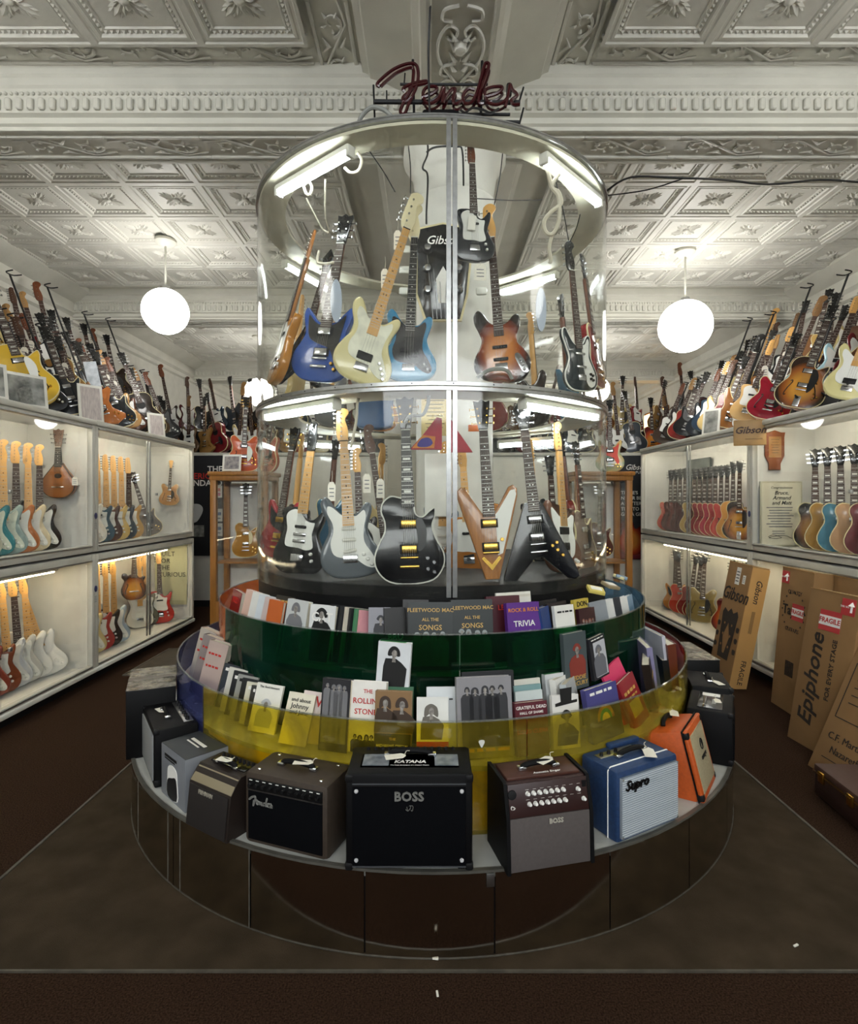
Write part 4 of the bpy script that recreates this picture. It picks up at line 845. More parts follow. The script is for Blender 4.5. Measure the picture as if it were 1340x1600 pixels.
t = thing('blue_case', 'dark blue padded case hanging high in the lower drum', 'case', P(586, 668, 3.8)); k = 3.8/F
bm = B(); prism(bm, smooth([(-26*k, 0), (24*k, 0), (27*k, 30*k), (24*k, 54*k), (-24*k, 54*k), (-28*k, 30*k)], 3), -.05, .05, .02); part('shell', bm, mat('navy_vinyl', '#1f4468', .5), t)
bm = B(); tube(bm, [(-26*k, -.03, 2*k), (25*k, -.03, 2*k)], .008, 5); part('seam', bm, DARK, t)
bm = B(); box(bm, P(684, 758, 3.55), (.17, .02, .40), .01); single('white_board', bm, WHITE, 'plain white board on the column behind the black guitar', 'board')
# picks stuck on the clear wall
PK = done(prism(B(), smooth([(0, -.017), (.008, -.005), (.013, .007), (.009, .013), (0, .015), (-.009, .013), (-.013, .007), (-.008, -.005)], 2), -.001, .001))
pc = [mat('pick_a', '#3a4a44', .3), mat('pick_b', '#79948a', .3), mat('pick_c', '#8a4f5c', .3), mat('pick_d', '#23262a', .3)]
for s, nm in ((-1, 'left'), (1, 'right')):
    for k in range(34):
        a = s*(62+(k % 3)*5.5+random.uniform(-1, 1)); z = 1.42+(k//3)*.055+random.uniform(-.008, .008)
        p = cyl(a, RC-.003, z)
        single('guitar_pick', PK, pc[(k*5+k//3) % 4], 'small guitar pick stuck inside the %s edge of the lower clear drum wall' % nm, 'pick', 'picks stuck on the %s drum wall' % nm, p, (0, random.uniform(-.3, .3), R(a)))
for (px, py, Y, lb) in ((621, 372, 3.12, 'small tag on the cream bass headstock'), (601, 432, 3.1, 'white tag beside the light blue bass neck'), (573, 752, 3.3, 'white written tag hanging between grey guitar and brown headstock'), (594, 760, 3.35, 'narrow white tag on the amber neck in the lower drum'), (518, 765, 3.5, 'plain white tag behind the left maple necks in the lower drum')):
    tag_card(P(px, py-12, Y), 12*Y/F, 30*Y/F, lb)
tag_card(P(750, 412, 2.98), .065, .09, 'handwritten card under the small hanging guitar', rz=.1)
bm = B(); box(bm, P(737, 348, 2.94), (.04, .003, .075), rot=Matrix.Rotation(.1, 3, 'Y')); single('paper_label', bm, PAPER, 'white paper label on the small hanging guitar body', 'label')

# ================================================================ instruments inside the cabinets
CG = 'guitars inside the wall cabinets'
def cab(kind, x, y, z0, body, label, yaw, lean=.06, roll=0.0, lvl=1, s=1.0, **kw):
    f = Vector((math.sin(R(yaw)), -math.cos(R(yaw)), 0)); up = Vector((0, 0, 1))-f*lean+Vector((-f.y, f.x, 0))*roll
    return guitar(kind, body, label, orient((x, y, z0), up, f) @ Matrix.Scale(s, 4), lvl, group=CG, **kw)
ZU, ZL = 1.25, .14
# upper left, near: double-cut guitars with blond headstocks, then the mandolin
for k, (c_, nm, g_) in enumerate((('#101113', 'black', WGUARD), ('#d9c9a6', 'cream', WGUARD), ('#b56a34', 'copper', WGUARD), ('#8fa3a0', 'silver', MINT), ('#2d7f89', 'teal', MINT), ('#c9c3b0', 'ivory', MINT), ('#27506e', 'blue', WGUARD))):
    cab('strat', -3.40, 4.92-.14*k, ZU, c_, '%s double-cut guitar, %s from the mandolin in the upper left cabinet' % (nm, ['first', 'second', 'third', 'fourth', 'fifth', 'sixth', 'seventh'][k]), 42, .05, guard=g_, neck=MAPLE, head=MAPLE, board=(ROSE if k % 2 == 0 else MAPLE))
cab('teardrop', -3.36, 5.12, 1.71, mat('mandolin_top', '#9a5c26', .3, var=.12, vscale=6, coat=.4), 'teardrop mandolin hanging alone in the upper left cabinet', 12, .02, lvl=2, neck=EBONY, board=EBONY, head=mat('brown_head', '#5b4234', .4), binding=EBONY, hw=CHROME)
tag_card(P(117, 745, 4.95), .05, .075, 'white tag on the front of the teardrop mandolin')
# upper left, far
for k, (kd, c_, nm) in enumerate((('tele', '#c79a55', 'butterscotch'), ('tele', '#3e4f5c', 'slate'), ('tele', '#d3b26a', 'blond'), ('tele', '#4a2b22', 'walnut'), ('tele', '#30586b', 'blue'), ('strat', '#e0dcd0', 'white'), ('tele', '#bf7638', 'orange-brown'))):
    cab(kd, -3.42, 6.42-.15*k, ZU, c_, '%s slab guitar, %s from the post in the far upper left cabinet' % (nm, ['seventh', 'sixth', 'fifth', 'fourth', 'third', 'second', 'first'][k]), 45, .05, neck=MAPLE, board=(ROSE if k == 0 else MAPLE), head=MAPLE)
cab('single', -3.42, 6.95, ZU, '#7d7672', 'faded grey guitar tilted in the far upper left cabinet', 30, .05, -.28, s=.9)
cab('double', -3.36, 7.28, 1.62, mat('pale_archtop', '#c08a4a', .3, coat=.4), 'small honey hollow guitar hanging at the end of the far upper left cabinet', 10, .02, .05, lvl=1, s=.62, head=MAPLE)
# lower left, near
for k, (kd, c_, nm, hd) in enumerate((('strat', '#ecebe6', 'white', MAPLE), ('strat', '#f0eee8', 'bright white', None), ('strat', '#c9c7c0', 'pale grey', None), ('strat', '#c9ccd0', 'silver', None), ('tele', '#7d3c1d', 'brown', None), ('strat', '#8b3a28', 'rust red', None), ('single', '#c9b78a', 'cream', None))):
    if k == 0: cab('strat', -3.36, 5.00, ZL, c_, 'white guitar with maple neck leaning at the right of the near lower left cabinet row', 40, .08, -.26, guard=INKW, neck=MAPLE, board=MAPLE, head=INKW, knob=INKW, s=.97)
    else: cab(kd, -3.43, 4.86-.125*(k-1), ZL, c_, '%s guitar, %s in the near lower left cabinet' % (nm, ['', 'right behind the leaning white one', 'second left of the leaning white one', 'third left of the leaning white one', 'fourth left of the leaning white one', 'fifth left of the leaning white one', 'sixth left of the leaning white one'][k]), 42, .06, -.06, neck=MAPLE, board=(MAPLE if k % 2 else ROSE), head=MAPLE)
# lower left, far
for k, (kd, c_, nm) in enumerate((('strat', '#a9bac6', 'pale blue'), ('tele', '#1b1a1a', 'black'), ('tele', '#a83434', 'red'), ('strat', '#d9c58f', 'cream'))):
    cab(kd, -3.40, 6.08-.15*k, ZL, c_, '%s guitar, %s in the short row of the far lower left cabinet' % (nm, ['last', 'third', 'second', 'first'][k]), 44, .05, neck=MAPLE, board=MAPLE, head=MAPLE)
cab('scroll', -3.52, 6.72, .50, SB2, 'sunburst scroll mandolin hanging in the far lower left cabinet', 35, .02, lvl=2, s=1.05)
cab('tele', -3.38, 7.10, ZL, '#c4342a', 'bright red guitar with white pickguard at the end of the lower left cabinet', 20, .06, -.03, guard=INKW, board=ROSE, s=1.0)
cab('offset', -3.52, 6.98, ZL, '#6d6a5a', 'olive guitar beside the red one in the lower left cabinet', 35, .05, s=.95)
cab('strat', -3.5, 6.82, ZL, '#d8d6cb', 'off-white guitar behind the scroll mandolin in the lower left cabinet', 40, .05, s=.95)
bm = B(); box(bm, (-3.38, 7.385, .72), (.42, .006, .8)); t = thing('cabinet_poster', 'pale green poster with bold words at the end of the lower left cabinet', 'poster', (0, 0, 0)); part('sheet', bm, mat('pale_green_paper', '#cfd0a8', .7), t)
for q, w_ in enumerate(('BUILT', 'FOR', 'THE', 'CURIOUS')): text(w_, .085, INK, t, (-3.55, 7.380, .98-.09*q), align='LEFT')
# upper right, far: hollow guitars
rr = [('double', '#c9503f', 'coral'), ('double', '#5a2a20', 'dark brown'), ('double', '#6b2e24', 'red-brown'), ('double', '#4a1c18', 'deep brown')]
for k, (kd, c_, nm) in enumerate(rr):
    cab(kd, 3.42, 7.98-.15*k, ZU, c_, '%s hollow guitar, %s left of the sliding door edge in the upper right cabinet' % (nm, ['fourth', 'third', 'second', 'first'][k]), -42, .05, binding=CRM if k == 0 else DARK, s=.92)
rr = [('double', '#b99a52', 'gold'), ('double', '#52201d', 'oxblood'), ('double', '#8a1f2b', 'wine'), ('double', '#93202f', 'cherry'), ('double', '#b02040', 'raspberry'), ('double', '#a3262c', 'red'), ('double', '#c03a34', 'scarlet'), ('archtop', '#d8953a', 'blond'), ('archtop', SB2, 'brown sunburst')]
for k, (kd, c_, nm) in enumerate(rr):
    cab(kd, 3.42, 7.26-.132*k, ZU, c_, '%s hollow guitar, %s right of the sliding door edge in the upper right cabinet' % (nm, ['first', 'second', 'third', 'fourth', 'fifth', 'sixth', 'seventh', 'eighth', 'ninth'][k]), -42, .05, s=.9 if kd == 'double' else .86)
bm = B(); box(bm, (3.66, 7.65, 1.86), (.03, .62, .78), .004); t = thing('framed_emblem', 'dark framed board with a round silver emblem in the upper right cabinet', 'picture', (0, 0, 0)); part('board', bm, mat('slate_board', '#4a524e', .6, var=.1), t)
bm = B(); lathe(bm, [(.12, 0), (.15, .012), (.16, 0)], 24, closed_prof=True); part('ring', bm, mat('pewter', '#a79f8a', .4, .7), t, (3.64, 7.62, 1.92), (0, R(-90), 0))
bm = B(); prism(bm, smooth([(-.05, -.07), (0, -.1), (.05, -.07), (.07, .02), (.03, .09), (0, .06), (-.03, .09), (-.07, .02)], 3), -.012, 0, .003); part('crest', bm, MATS['pewter'], t, (3.64, 7.62, 1.92), (0, 0, R(-90)))
bm = B(); box(bm, (3.5, 8.05, 1.36), (.16, .015, .2), .002); t = thing('photo_frame', 'small black picture frame in the corner of the upper right cabinet', 'picture', (0, 0, 0)); part('frame', bm, DARK, t)
bm = B(); box(bm, (3.5, 8.04, 1.36), (.12, .004, .15)); part('picture', bm, mat('grey_photo', '#b5b5b2', .4, col2='#5a5a5a', vscale=18), t)
# upper right, near
for k, (kd, c_, nm) in enumerate((('single', VSB, 'sunburst'), ('single', '#a9803f', 'gold-top'), ('single', '#3f7f9a', 'blue sparkle'), ('single', '#c39a72', 'copper'), ('single', '#6a2730', 'wine red'), ('single', '#b58a4a', 'honey'))):
    cab(kd, 3.44, 5.02-.155*k, ZU, c_, '%s single-cut guitar, %s from the framed letter in the upper right cabinet' % (nm, ['first', 'second', 'third', 'fourth', 'fifth', 'sixth'][k]), -32, .05, lvl=1, s=1.0, board=ROSE, guard=CRM, head=BLACK)
bm = B(); prism(bm, [(-.09, .31), (-.10, .36), (-.06, .36), (0, .38), (.06, .36), (.10, .36), (.09, .31), (.092, .14), (.055, .06), (.055, 0), (-.055, 0), (-.055, .06), (-.092, .14)], -.01, .01, .003)
t = thing('wall_plaque', 'wooden headstock-shaped plaque in the upper right cabinet', 'plaque', (3.31, 5.40, 1.98)); part('board', bm, mat('plaque_wood', '#8a4a28', .4, var=.1, vscale=9), t)
bm = B(); box(bm, (0, -.011, .22), (.12, .003, .2)); part('plate', bm, mat('brass_plate', '#b98a5a', .4, .5), t)
bm = B()
for q in range(6): box(bm, (0, -.0135, .29-.025*q), (.08-.02*(q % 2), .001, .005))
part('writing', bm, MATS['brown_ink'] if 'brown_ink' in MATS else INK, t)
t = thing('framed_letter', 'framed congratulation letter with handwriting in the upper right cabinet', 'picture', (3.36, 5.38, 1.56))
bm = B(); box(bm, (0, 0, 0), (.40, .014, .62), .003); part('frame', bm, mat('letter_frame', '#c3bfa6', .4, .3), t)
bm = B(); box(bm, (0, -.008, 0), (.37, .004, .59)); part('sheet', bm, mat('letter_paper', '#dcd8c2', .7), t)
text('Congratulations', .032, INK, t, (0, -.011, .25), shear=.25)
for q, w_ in enumerate(('Bruce,', 'Armand', 'and Matt')): text(w_, .052, INK, t, (0, -.011, .20-.048*q), shear=.3, bold=.01)
bm = B()
for q in range(8): box(bm, (-.02+.01*(q % 2), -.011, .06-.026*q), (.25-.03*(q % 3), .0008, .009))
for q in range(2): box(bm, (-.03, -.011, -.165-.022*q), (.12, .0008, .007))
part('writing', bm, GREYM, t)
bm = B(); tube(bm, spline([(-.13, -.011, -.22), (-.08, -.011, -.2), (.0, -.011, -.225), (-.06, -.011, -.235), (-.12, -.011, -.225), (.02, -.011, -.205), (.1, -.011, -.235)], 4), .0025, 4); part('signature', bm, INK, t)
# lower right
for k, (kd, c_, nm, y, rl) in enumerate((('horned', '#c5863a', 'honey', 7.92, 0), ('single', '#b83a28', 'cherry red', 7.72, -.06), ('single', '#8a2a2a', 'dark red', 7.52, .12), ('single', '#7d1f22', 'oxblood', 7.34, .1), ('double', '#8c7a46', 'olive gold', 7.16, .05), ('single', CHB, 'cherry sunburst', 6.6, .12), ('single', '#d9a23a', 'yellow', 6.42, .16), ('acoustic', '#4a3a30', 'grey-brown acoustic', 5.2, 0), ('single', '#33302c', 'charcoal', 4.9, 0))):
    cab(kd, 3.46, y, ZL, c_, '%s guitar, %s from the far end of the lower right cabinets' % (nm, ['first', 'second', 'third', 'fourth', 'fifth', 'sixth', 'seventh', 'eighth', 'ninth'][k]), -35, .05, rl, s=.95)
for k, (px, py) in enumerate(((151, 806), (147, 920), (1169, 803))):
    Y = 5.23 if px < 600 else 5.44; sx = -1 if px < 600 else 1; z = EYE-(py-CY)/F*Y
    bm = B(); prism(bm, [(.022*math.cos(a*.45), .03*math.sin(a*.45)) for a in range(14)], -.001, .001); single('round_sticker', bm, mat('sticker_navy', '#3a3f6a', .5), ['round blue sticker on the upper left cabinet post', 'round blue sticker on the lower left cabinet post', 'round blue sticker on the upper right cabinet post'][k], 'sticker', None, (sx*3.092, Y, z), (0, 0, R(90)))
    bm = B()
    for q in range(4): box(bm, (0, 0, -.07-.016*q), (.03, .001, .005))
    single('text_decal', bm, GREYM, ['small printed decal under the upper left round sticker', 'small printed decal under the lower left round sticker', 'small printed decal under the right round sticker'][k], 'sticker', None, (sx*3.093, Y, z), (0, 0, R(90)))
# wooden sign at the right cabinets
t = thing('wooden_sign', 'tan wooden sign with dark script lettering on the right cabinet corner', 'sign', P(1171, 676, 5.25), R(-20))
bm = B(); box(bm, (0, 0, 0), (.27, .03, .24), .008); part('board', bm, mat('tan_wood', '#a5814e', .5, var=.1, vscale=7), t)
text('Gibson', .09, mat('burnt_wood', '#3a2112', .6), t, (0, -.018, .02), shear=.3, depth=.003, bold=.015)
bm = B(); box(bm, (.03, -.016, -.06), (.14, .002, .010)); part('small_print', bm, mat('faint_burn', '#8a6a3c', .6), t)

# ================================================================ guitars crowding the cabinet tops
ORD = ['first', 'second', 'third', 'fourth', 'fifth', 'sixth', 'seventh', 'eighth', 'ninth', 'tenth', 'eleventh', 'twelfth', 'thirteenth', 'fourteenth', 'fifteenth', 'sixteenth', 'seventeenth', 'eighteenth', 'nineteenth', 'twentieth', 'twenty-first', 'twenty-second', 'twenty-third', 'twenty-fourth', 'twenty-fifth', 'twenty-sixth', 'twenty-seventh', 'twenty-eighth']
KW = {'single': 'single-cut', 'strat': 'double-cut', 'tele': 'slab-body', 'horned': 'horned', 'offset': 'offset', 'double': 'hollow-body', 'archtop': 'archtop', 'acoustic': 'acoustic', 'zigzag': 'angular', 'pbass': 'bass', 'jbass': 'offset bass', 'wave': 'crested bass', 'arrow': 'arrow-shaped', 'reverse_v': 'V-shaped'}
def top_guitar(side, kind, body, nm, x, y, z, lean, row, k, yaw=38, along=.05, s=1.0, label=None, lvl=1, **kw):
    sg = -1 if side == 'left' else 1
    f = Vector((-sg*math.cos(R(yaw)), -math.sin(R(yaw)), 0)); up = Vector((sg*lean, along, 1))
    lb = label or '%s %s guitar, %s from the camera, %s row above the %s cabinets' % (nm, KW[kind], ORD[k], row, side)
    if not kw.get('neck'): kw['neck'] = AGED[(k*5+len(row)) % 4]
    mw = orient((sg*x, y, z), up, f) @ Matrix.Scale(s, 4)
    if (row, k) in HANG.get(side, {}):
        p = mw @ Vector((0, -SPEC[kind][0]/2-.03, GLEN[kind]*.72)); tag_card(p-Vector((0, 0, .05)), .06, .13, HANG[side][row, k], rz=-sg*.5)
    return guitar(kind, body, lb, mw, lvl, group='guitars racked above the %s cabinets' % side, **kw)
ZTOP = 2.425
AGED = [mat('aged_maple', '#a57c48', .4, var=.15, vscale=8), MAHOG, mat('dark_maple', '#7d5a34', .4, var=.15, vscale=8), mat('walnut_neck', '#4a2e1c', .4)]
HANG = {'left': {('front', 2): 'cream tag on the charcoal guitar above the left cabinets', ('front', 4): 'cream tag on the brown horned guitar above the left cabinets', ('front', 7): 'cream tag on the tan offset guitar above the left cabinets', ('front', 8): 'cream tag on the brown and white guitar above the left cabinets', ('middle', 3): 'cream tag on the fourth middle-row guitar above the left cabinets', ('middle', 7): 'cream tag on the eighth middle-row guitar above the left cabinets', ('middle', 10): 'cream tag on the eleventh middle-row guitar above the left cabinets'}, 'right': {('front', 3): 'cream tag on the blond slab guitar above the right cabinets', ('middle', 4): 'cream tag on the fifth middle-row guitar above the right cabinets', ('middle', 9): 'cream tag on the tenth middle-row guitar above the right cabinets'}}
STM = mat('stand_black', '#171717', .5)
def stand(side, x, y, h, label):
    sg = -1 if side == 'left' else 1
    t = thing('guitar_stand', label, 'stand', (sg*x, y, ZTOP), 0, 'guitar stands above the %s cabinets' % side)
    bm = B(); tube(bm, [(0, 0, .12), (sg*.35*h, .02, h)], .010, 6); part('upright', bm, STM, t)
    for q in (-1, 1):
        bm = B(); tube(bm, [(0, 0, .16), (-sg*.02, q*.16, .008)], .009, 6); part('leg', bm, STM, t)
        bm = B(); tube(bm, spline([(0, 0, .2), (-sg*.06, q*.09, .2), (-sg*.1, q*.1, .23)], 3), .008, 5); part('arm', bm, STM, t)
    bm = B(); tube(bm, [(0, 0, .16), (sg*.16, 0, .008)], .009, 6); part('leg', bm, STM, t)
    bm = B(); hx = sg*.35*h; tube(bm, spline([(hx-sg*.09, -.06, h+.01), (hx-sg*.02, -.05, h), (hx, 0, h), (hx-sg*.02, .05, h), (hx-sg*.09, .06, h+.01)], 3), .007, 5); part('yoke', bm, STM, t)
# left, front row
LF = [('strat', '#9fae86', 'pale green', 4.3, 0), ('archtop', '#d7b03a', 'yellow', 4.85, 1), ('strat', '#31343a', 'charcoal', 5.1, 0), ('single', '#23272c', 'black', 5.38, 1), ('horned', '#7d5a3c', 'brown', 5.6, 0), ('zigzag', '#a5622e', 'orange-brown', 6.0, 1), ('single', '#1f2124', 'ebony black', 6.2, 0), ('offset', '#b98d57', 'tan', 6.35, 0), ('strat', '#5a3a2c', 'brown and white', 6.55, 0), ('acoustic', '#241a14', 'dark sunburst', 6.8, 0), ('single', '#2a2622', 'dark brown', 6.98, 0), ('tele', '#44311f', 'walnut', 7.15, 0), ('strat', '#1c1c1e', 'jet black', 7.32, 0)]
for k, (kd, c_, nm, y, st) in enumerate(LF):
    s_ = 1.12 if kd == 'archtop' else 1.0
    lb = 'yellow hollow guitar with white pickguard above the nearest left cabinet' if k == 1 else ('black single-cut guitar with cream edge on a stand above the left cabinet' if k == 3 else ('angular orange-brown guitar with papers above the left cabinet' if k == 5 else None))
    tg = top_guitar('left', kd, c_, nm, 3.36+.03*(k % 3), y, ZTOP+.06+.02*(k % 2), .40, 'front', k, 52, .02, s_, lb, 2 if k in (1, 3, 5) else 1, guard=WGUARD if k in (0, 1, 8) else (BGUARD if k else None), neck=(MAHOG if k in (3, 5) else None))
    if k == 5: top_sheet = tg
    if st or k % 2 == 0: stand('left', 3.45+.03*(k % 3), y+.06, .95, 'black guitar stand %s from the camera above the left cabinets' % ORD[k])
darkset = [('#2c1d17', 'dark brown'), ('#6b1e22', 'wine red'), ('#1a1b1e', 'black'), ('#7a4a26', 'brown'), ('#3a3f45', 'slate'), ('#8f6b3a', 'tan'), ('#4a1618', 'oxblood'), ('#b9a774', 'cream'), ('#20303c', 'navy'), ('#59422c', 'walnut')]
kinds = ['strat', 'single', 'tele', 'double', 'horned', 'offset', 'archtop', 'zigzag', 'pbass', 'acoustic']
for k in range(14):
    c_, nm = darkset[(k*3+1) % 10]; kd = kinds[(k*7+3) % 10]
    top_guitar('left', kd, c_, nm, 3.80, 4.1+.235*k, ZTOP+.30, .40, 'middle', k, 48+random.uniform(-12, 12), random.uniform(-.1, .1))
for k in range(15):
    c_, nm = darkset[(k*7+2) % 10]; kd = kinds[(k*3+1) % 10]
    top_guitar('left', kd, c_, nm, 4.30, 4.3+.25*k, ZTOP+.66, .25, 'rear', k, 45+random.uniform(-12, 12), random.uniform(-.12, .12))
# right, front row
RF = [('mbass', '#d8cf94', 'pale yellow', 4.55, 1), ('archtop', '#4a2b18', 'brown sunburst', 5.2, 1), ('double', '#97182c', 'cherry red', 5.72, 2), ('tele', '#c9a36a', 'blond', 6.0, 0), ('wave', '#8c5a2c', 'brown and white', 6.4, 1), ('single', '#7d2a24', 'red-brown', 6.6, 0), ('strat', '#cdb377', 'cream', 6.75, 0), ('tele', '#27384a', 'dark blue', 6.95, 1), ('strat', '#20242a', 'black and white', 7.2, 0), ('horned', '#161719', 'black', 7.4, 0), ('single', '#8a2a26', 'red', 7.65, 1), ('strat', '#2c2320', 'dark brown', 7.9, 0), ('tele', '#45352b', 'walnut', 8.1, 0)]
for k, (kd, c_, nm, y, st) in enumerate(RF):
    lb = {0: 'pale yellow bass at the right edge above the cabinets', 1: 'brown sunburst archtop guitar above the nearest right cabinet', 2: 'cherry red hollow guitar above the wooden sign', 4: 'brown bass with white pickguard above the right cabinets', 7: 'dark blue slab guitar with white pickguard above the right cabinets'}.get(k)
    top_guitar('right', kd, SB2 if k == 1 else c_, nm, 3.34+.03*(k % 3), y, ZTOP+.08+.03*(k % 2), .40, 'front', k, 52, .02, 1.0, lb, 2 if k in (0, 1, 2, 4, 7) else 1, guard=WGUARD if k in (4, 6, 7, 8) else None, neck=MAPLE if k in (0, 3, 7) else None, binding=CRM)
    if st or k % 2 == 0: stand('right', 3.42+.03*(k % 3), y+.06, .95, 'black guitar stand %s from the camera above the right cabinets' % ORD[k])
lightset = [('#8a5a2c', 'brown'), ('#7fb0c0', 'pale blue'), ('#6b1e22', 'wine red'), ('#c9a35e', 'blond'), ('#1a1b1e', 'black'), ('#3a1416', 'dark cherry'), ('#d3c690', 'cream'), ('#3a3f45', 'slate'), ('#a0552a', 'orange'), ('#5a3a26', 'walnut')]
for k in range(16):
    c_, nm = lightset[(k*3) % 10]; kd = kinds[(k*7+2) % 10]
    if k == 5: c_, nm, kd = '#a9cdd8', 'powder blue', 'offset'
    top_guitar('right', kd, c_, nm, 3.80, 4.1+.25*k, ZTOP+.34, .38, 'middle', k, 48+random.uniform(-12, 12), random.uniform(-.1, .1), neck=MAPLE if k % 4 == 1 else None)
for k in range(15):
    c_, nm = lightset[(k*7+4) % 10]; kd = kinds[(k*3+2) % 10]
    top_guitar('right', kd, c_, nm, 4.36, 4.35+.27*k, ZTOP+.68, .25, 'rear', k, 45+random.uniform(-12, 12), random.uniform(-.12, .12), neck=MAPLE if k % 6 == 0 else None)
for sd in ('left', 'right'):
    for q, y in enumerate((4.35, 4.95, 5.55, 6.15, 6.75, 7.3)): stand(sd, 3.62, y, 1.5+.1*(q % 2), 'tall black guitar stand behind the front row above the %s cabinets, %s from the camera' % (sd, ORD[q]))
# on the back cabinets
for sd, sg in (('left', -1), ('right', 1)):
    for k in range(28):
        row = 'front' if k % 2 == 0 else 'raised rear'; q = k//2; x = sg*(4.62-.262*q-(.12 if k % 2 else 0))
        if abs(x) < .95: continue
        c_, nm = darkset[(k*3+(1 if sd == 'left' else 4)) % 10]; kd = ['strat', 'single', 'tele', 'double', 'horned', 'offset', 'zigzag', 'acoustic', 'pbass'][(k*5+2) % 9]
        yaw = random.uniform(-35, 35); f = Vector((math.sin(R(yaw)), -math.cos(R(yaw)), 0)); up = Vector((random.uniform(-.22, .22)+sg*.08, .15, 1))
        lb = '%s %s guitar, %s from the %s wall, %s row on the back cabinet' % (nm, KW[kd], ORD[q], sd, row)
        if sd == 'right' and k == 8: c_, kd, lb = CHB, 'single', 'cherry sunburst guitar on the back cabinet right of the drum'; up = Vector((0, .1, 1))
        guitar(kd, c_, lb, orient((x, 9.02 if k % 2 == 0 else 9.34, 2.445 if k % 2 == 0 else 2.84), up, f), 1, neck=AGED[(k*3) % 4], group='guitars on the %s back cabinet' % sd)
    bm = B(); box(bm, (sg*2.85, 9.40, 2.63), (4.2, .20, .38)); single('riser', bm, DARK, 'dark riser behind the guitars on the %s back cabinet' % sd, 'riser')
# photographs and papers on the cabinet tops
def photo(p, w, h, rz, label, m, tilt=-.15, frame=True):
    t = thing('framed_photo' if frame else 'paper_sheet', label, 'picture' if frame else 'paper', p, rz); t.rotation_euler = (tilt, 0, rz)
    bm = B(); box(bm, (0, 0, h/2), (w, .012, h), .002); part('mount', bm, mat('photo_mount', '#d8d6cc', .6), t)
    bm = B(); box(bm, (0, -.007, h/2), (w-.05, .003, h-.05)); part('print', bm, m, t)
PH = mat('old_photo', '#3a3c3a', .4, col2='#b0b0a8', vscale=9); PH2 = mat('faded_print', '#a59a97', .5, col2='#c9bfb8', vscale=14, stretch=(6, 1, 1))
def photo_people(n):
    o = COL.objects[-1].parent; part('figure_print', people_print(.26, .2, n, n), mat('photo_pale', '#8f8f88', .5, col2='#55554f', vscale=40), o, (0, -.0095, .13))
photo((-3.17, 4.42, 2.425), .34, .27, R(60), 'old black and white photo propped on the left cabinet top', PH); photo_people(1)
photo((-3.17, 4.02, 2.425), .3, .27, R(60), 'black and white photo at the left edge of the picture on the cabinet top', PH)
photo((-3.17, 5.30, 2.425), .22, .36, R(55), 'faded grey print propped between guitars on the left cabinet', PH2)
photo((-3.16, 6.55, 2.425), .2, .28, R(55), 'small pale card on the far left cabinet top', PH2)
photo((3.17, 6.35, 2.425), .2, .3, R(-55), 'small old photograph propped above the far right cabinet', PH)
t = thing('paper_sheet', 'white printed sheet hanging on the angular guitar above the left cabinet', 'paper', (top_sheet.matrix_world @ Vector((.02, -.06, .52))), .6); bm = B(); box(bm, (0, 0, 0), (.12, .003, .3), rot=Matrix.Rotation(-.2, 3, 'Y')); part('sheet', bm, mat('printed_sheet', '#cfd3d6', .7, col2='#9aa0a6', vscale=16), t)
# ================================================================ amplifiers on the platform
TAGS = []
def amp_at(p0, p1):                                  # front bottom corners on the counter, left to right
    m_ = ((p0[0]+p1[0])/2, (p0[1]+p1[1])/2, ZP); a = math.atan2(p1[1]-p0[1], p1[0]-p0[0]); w = math.hypot(p1[0]-p0[0], p1[1]-p0[1]); return m_, a, w
def on_counter(px, py): Y = (EYE-ZP-.01)*F/(py-CY); return ((px-CX)/F*Y, Y)
def rbx(par, name, c, s, m, r=0.0, rot=None): bm = B(); box(bm, c, s, r, rot); return part(name, bm, m, par)
def handle(par, c, w, m=BLACKM, cap=CHROME, axis='X'):
    bm = B(); x = w/2
    pts = [(-x, 0, .004), (-x*.8, 0, .018), (0, 0, .024), (x*.8, 0, .018), (x, 0, .004)]
    if axis == 'Y': pts = [(0, a, z) for a, _, z in pts]
    tube(bm, spline(pts, 3), .011, 8); h = part('handle', bm, m, par, c)
    for s in (-1, 1):
        bm = B(); q = (s*x, 0, .008) if axis == 'X' else (0, s*x, .008); box(bm, q, (.034, .03, .016), .005); part('handle_cap', bm, cap, h)
def corner_caps(par, w, d, h, y0, m, r=.028):
    for sx in (-1, 1):
        for z in (r/2+.012, h-r/2+.002):
            bm = B(); box(bm, (sx*(w/2-r/2+.003), y0+r/2-.003, z), (r, r, r), .008); part('corner_cap', bm, m, par)
def feet(par, w, d):
    for sx in (-1, 1):
        for sy in (-1, 1): bm = B(); lathe(bm, [(0, 0), (.014, 0), (.017, .012), (0, .012)], 10); part('foot', bm, DARK, par, (sx*(w/2-.04), sy*(d/2-.04)+d/2, 0))
def knob_row(par, n, x0, x1, y, z, r, m, rot=(R(90), 0, 0)):
    bm = B(); lathe(bm, [(0, .014), (r*.75, .014), (r*.85, .004), (r, 0), (0, 0)], 10); me = done(bm, 40)
    for k in range(n): part('knob', me, m, par, (x0+(x1-x0)*k/(n-1), y, z), rot)
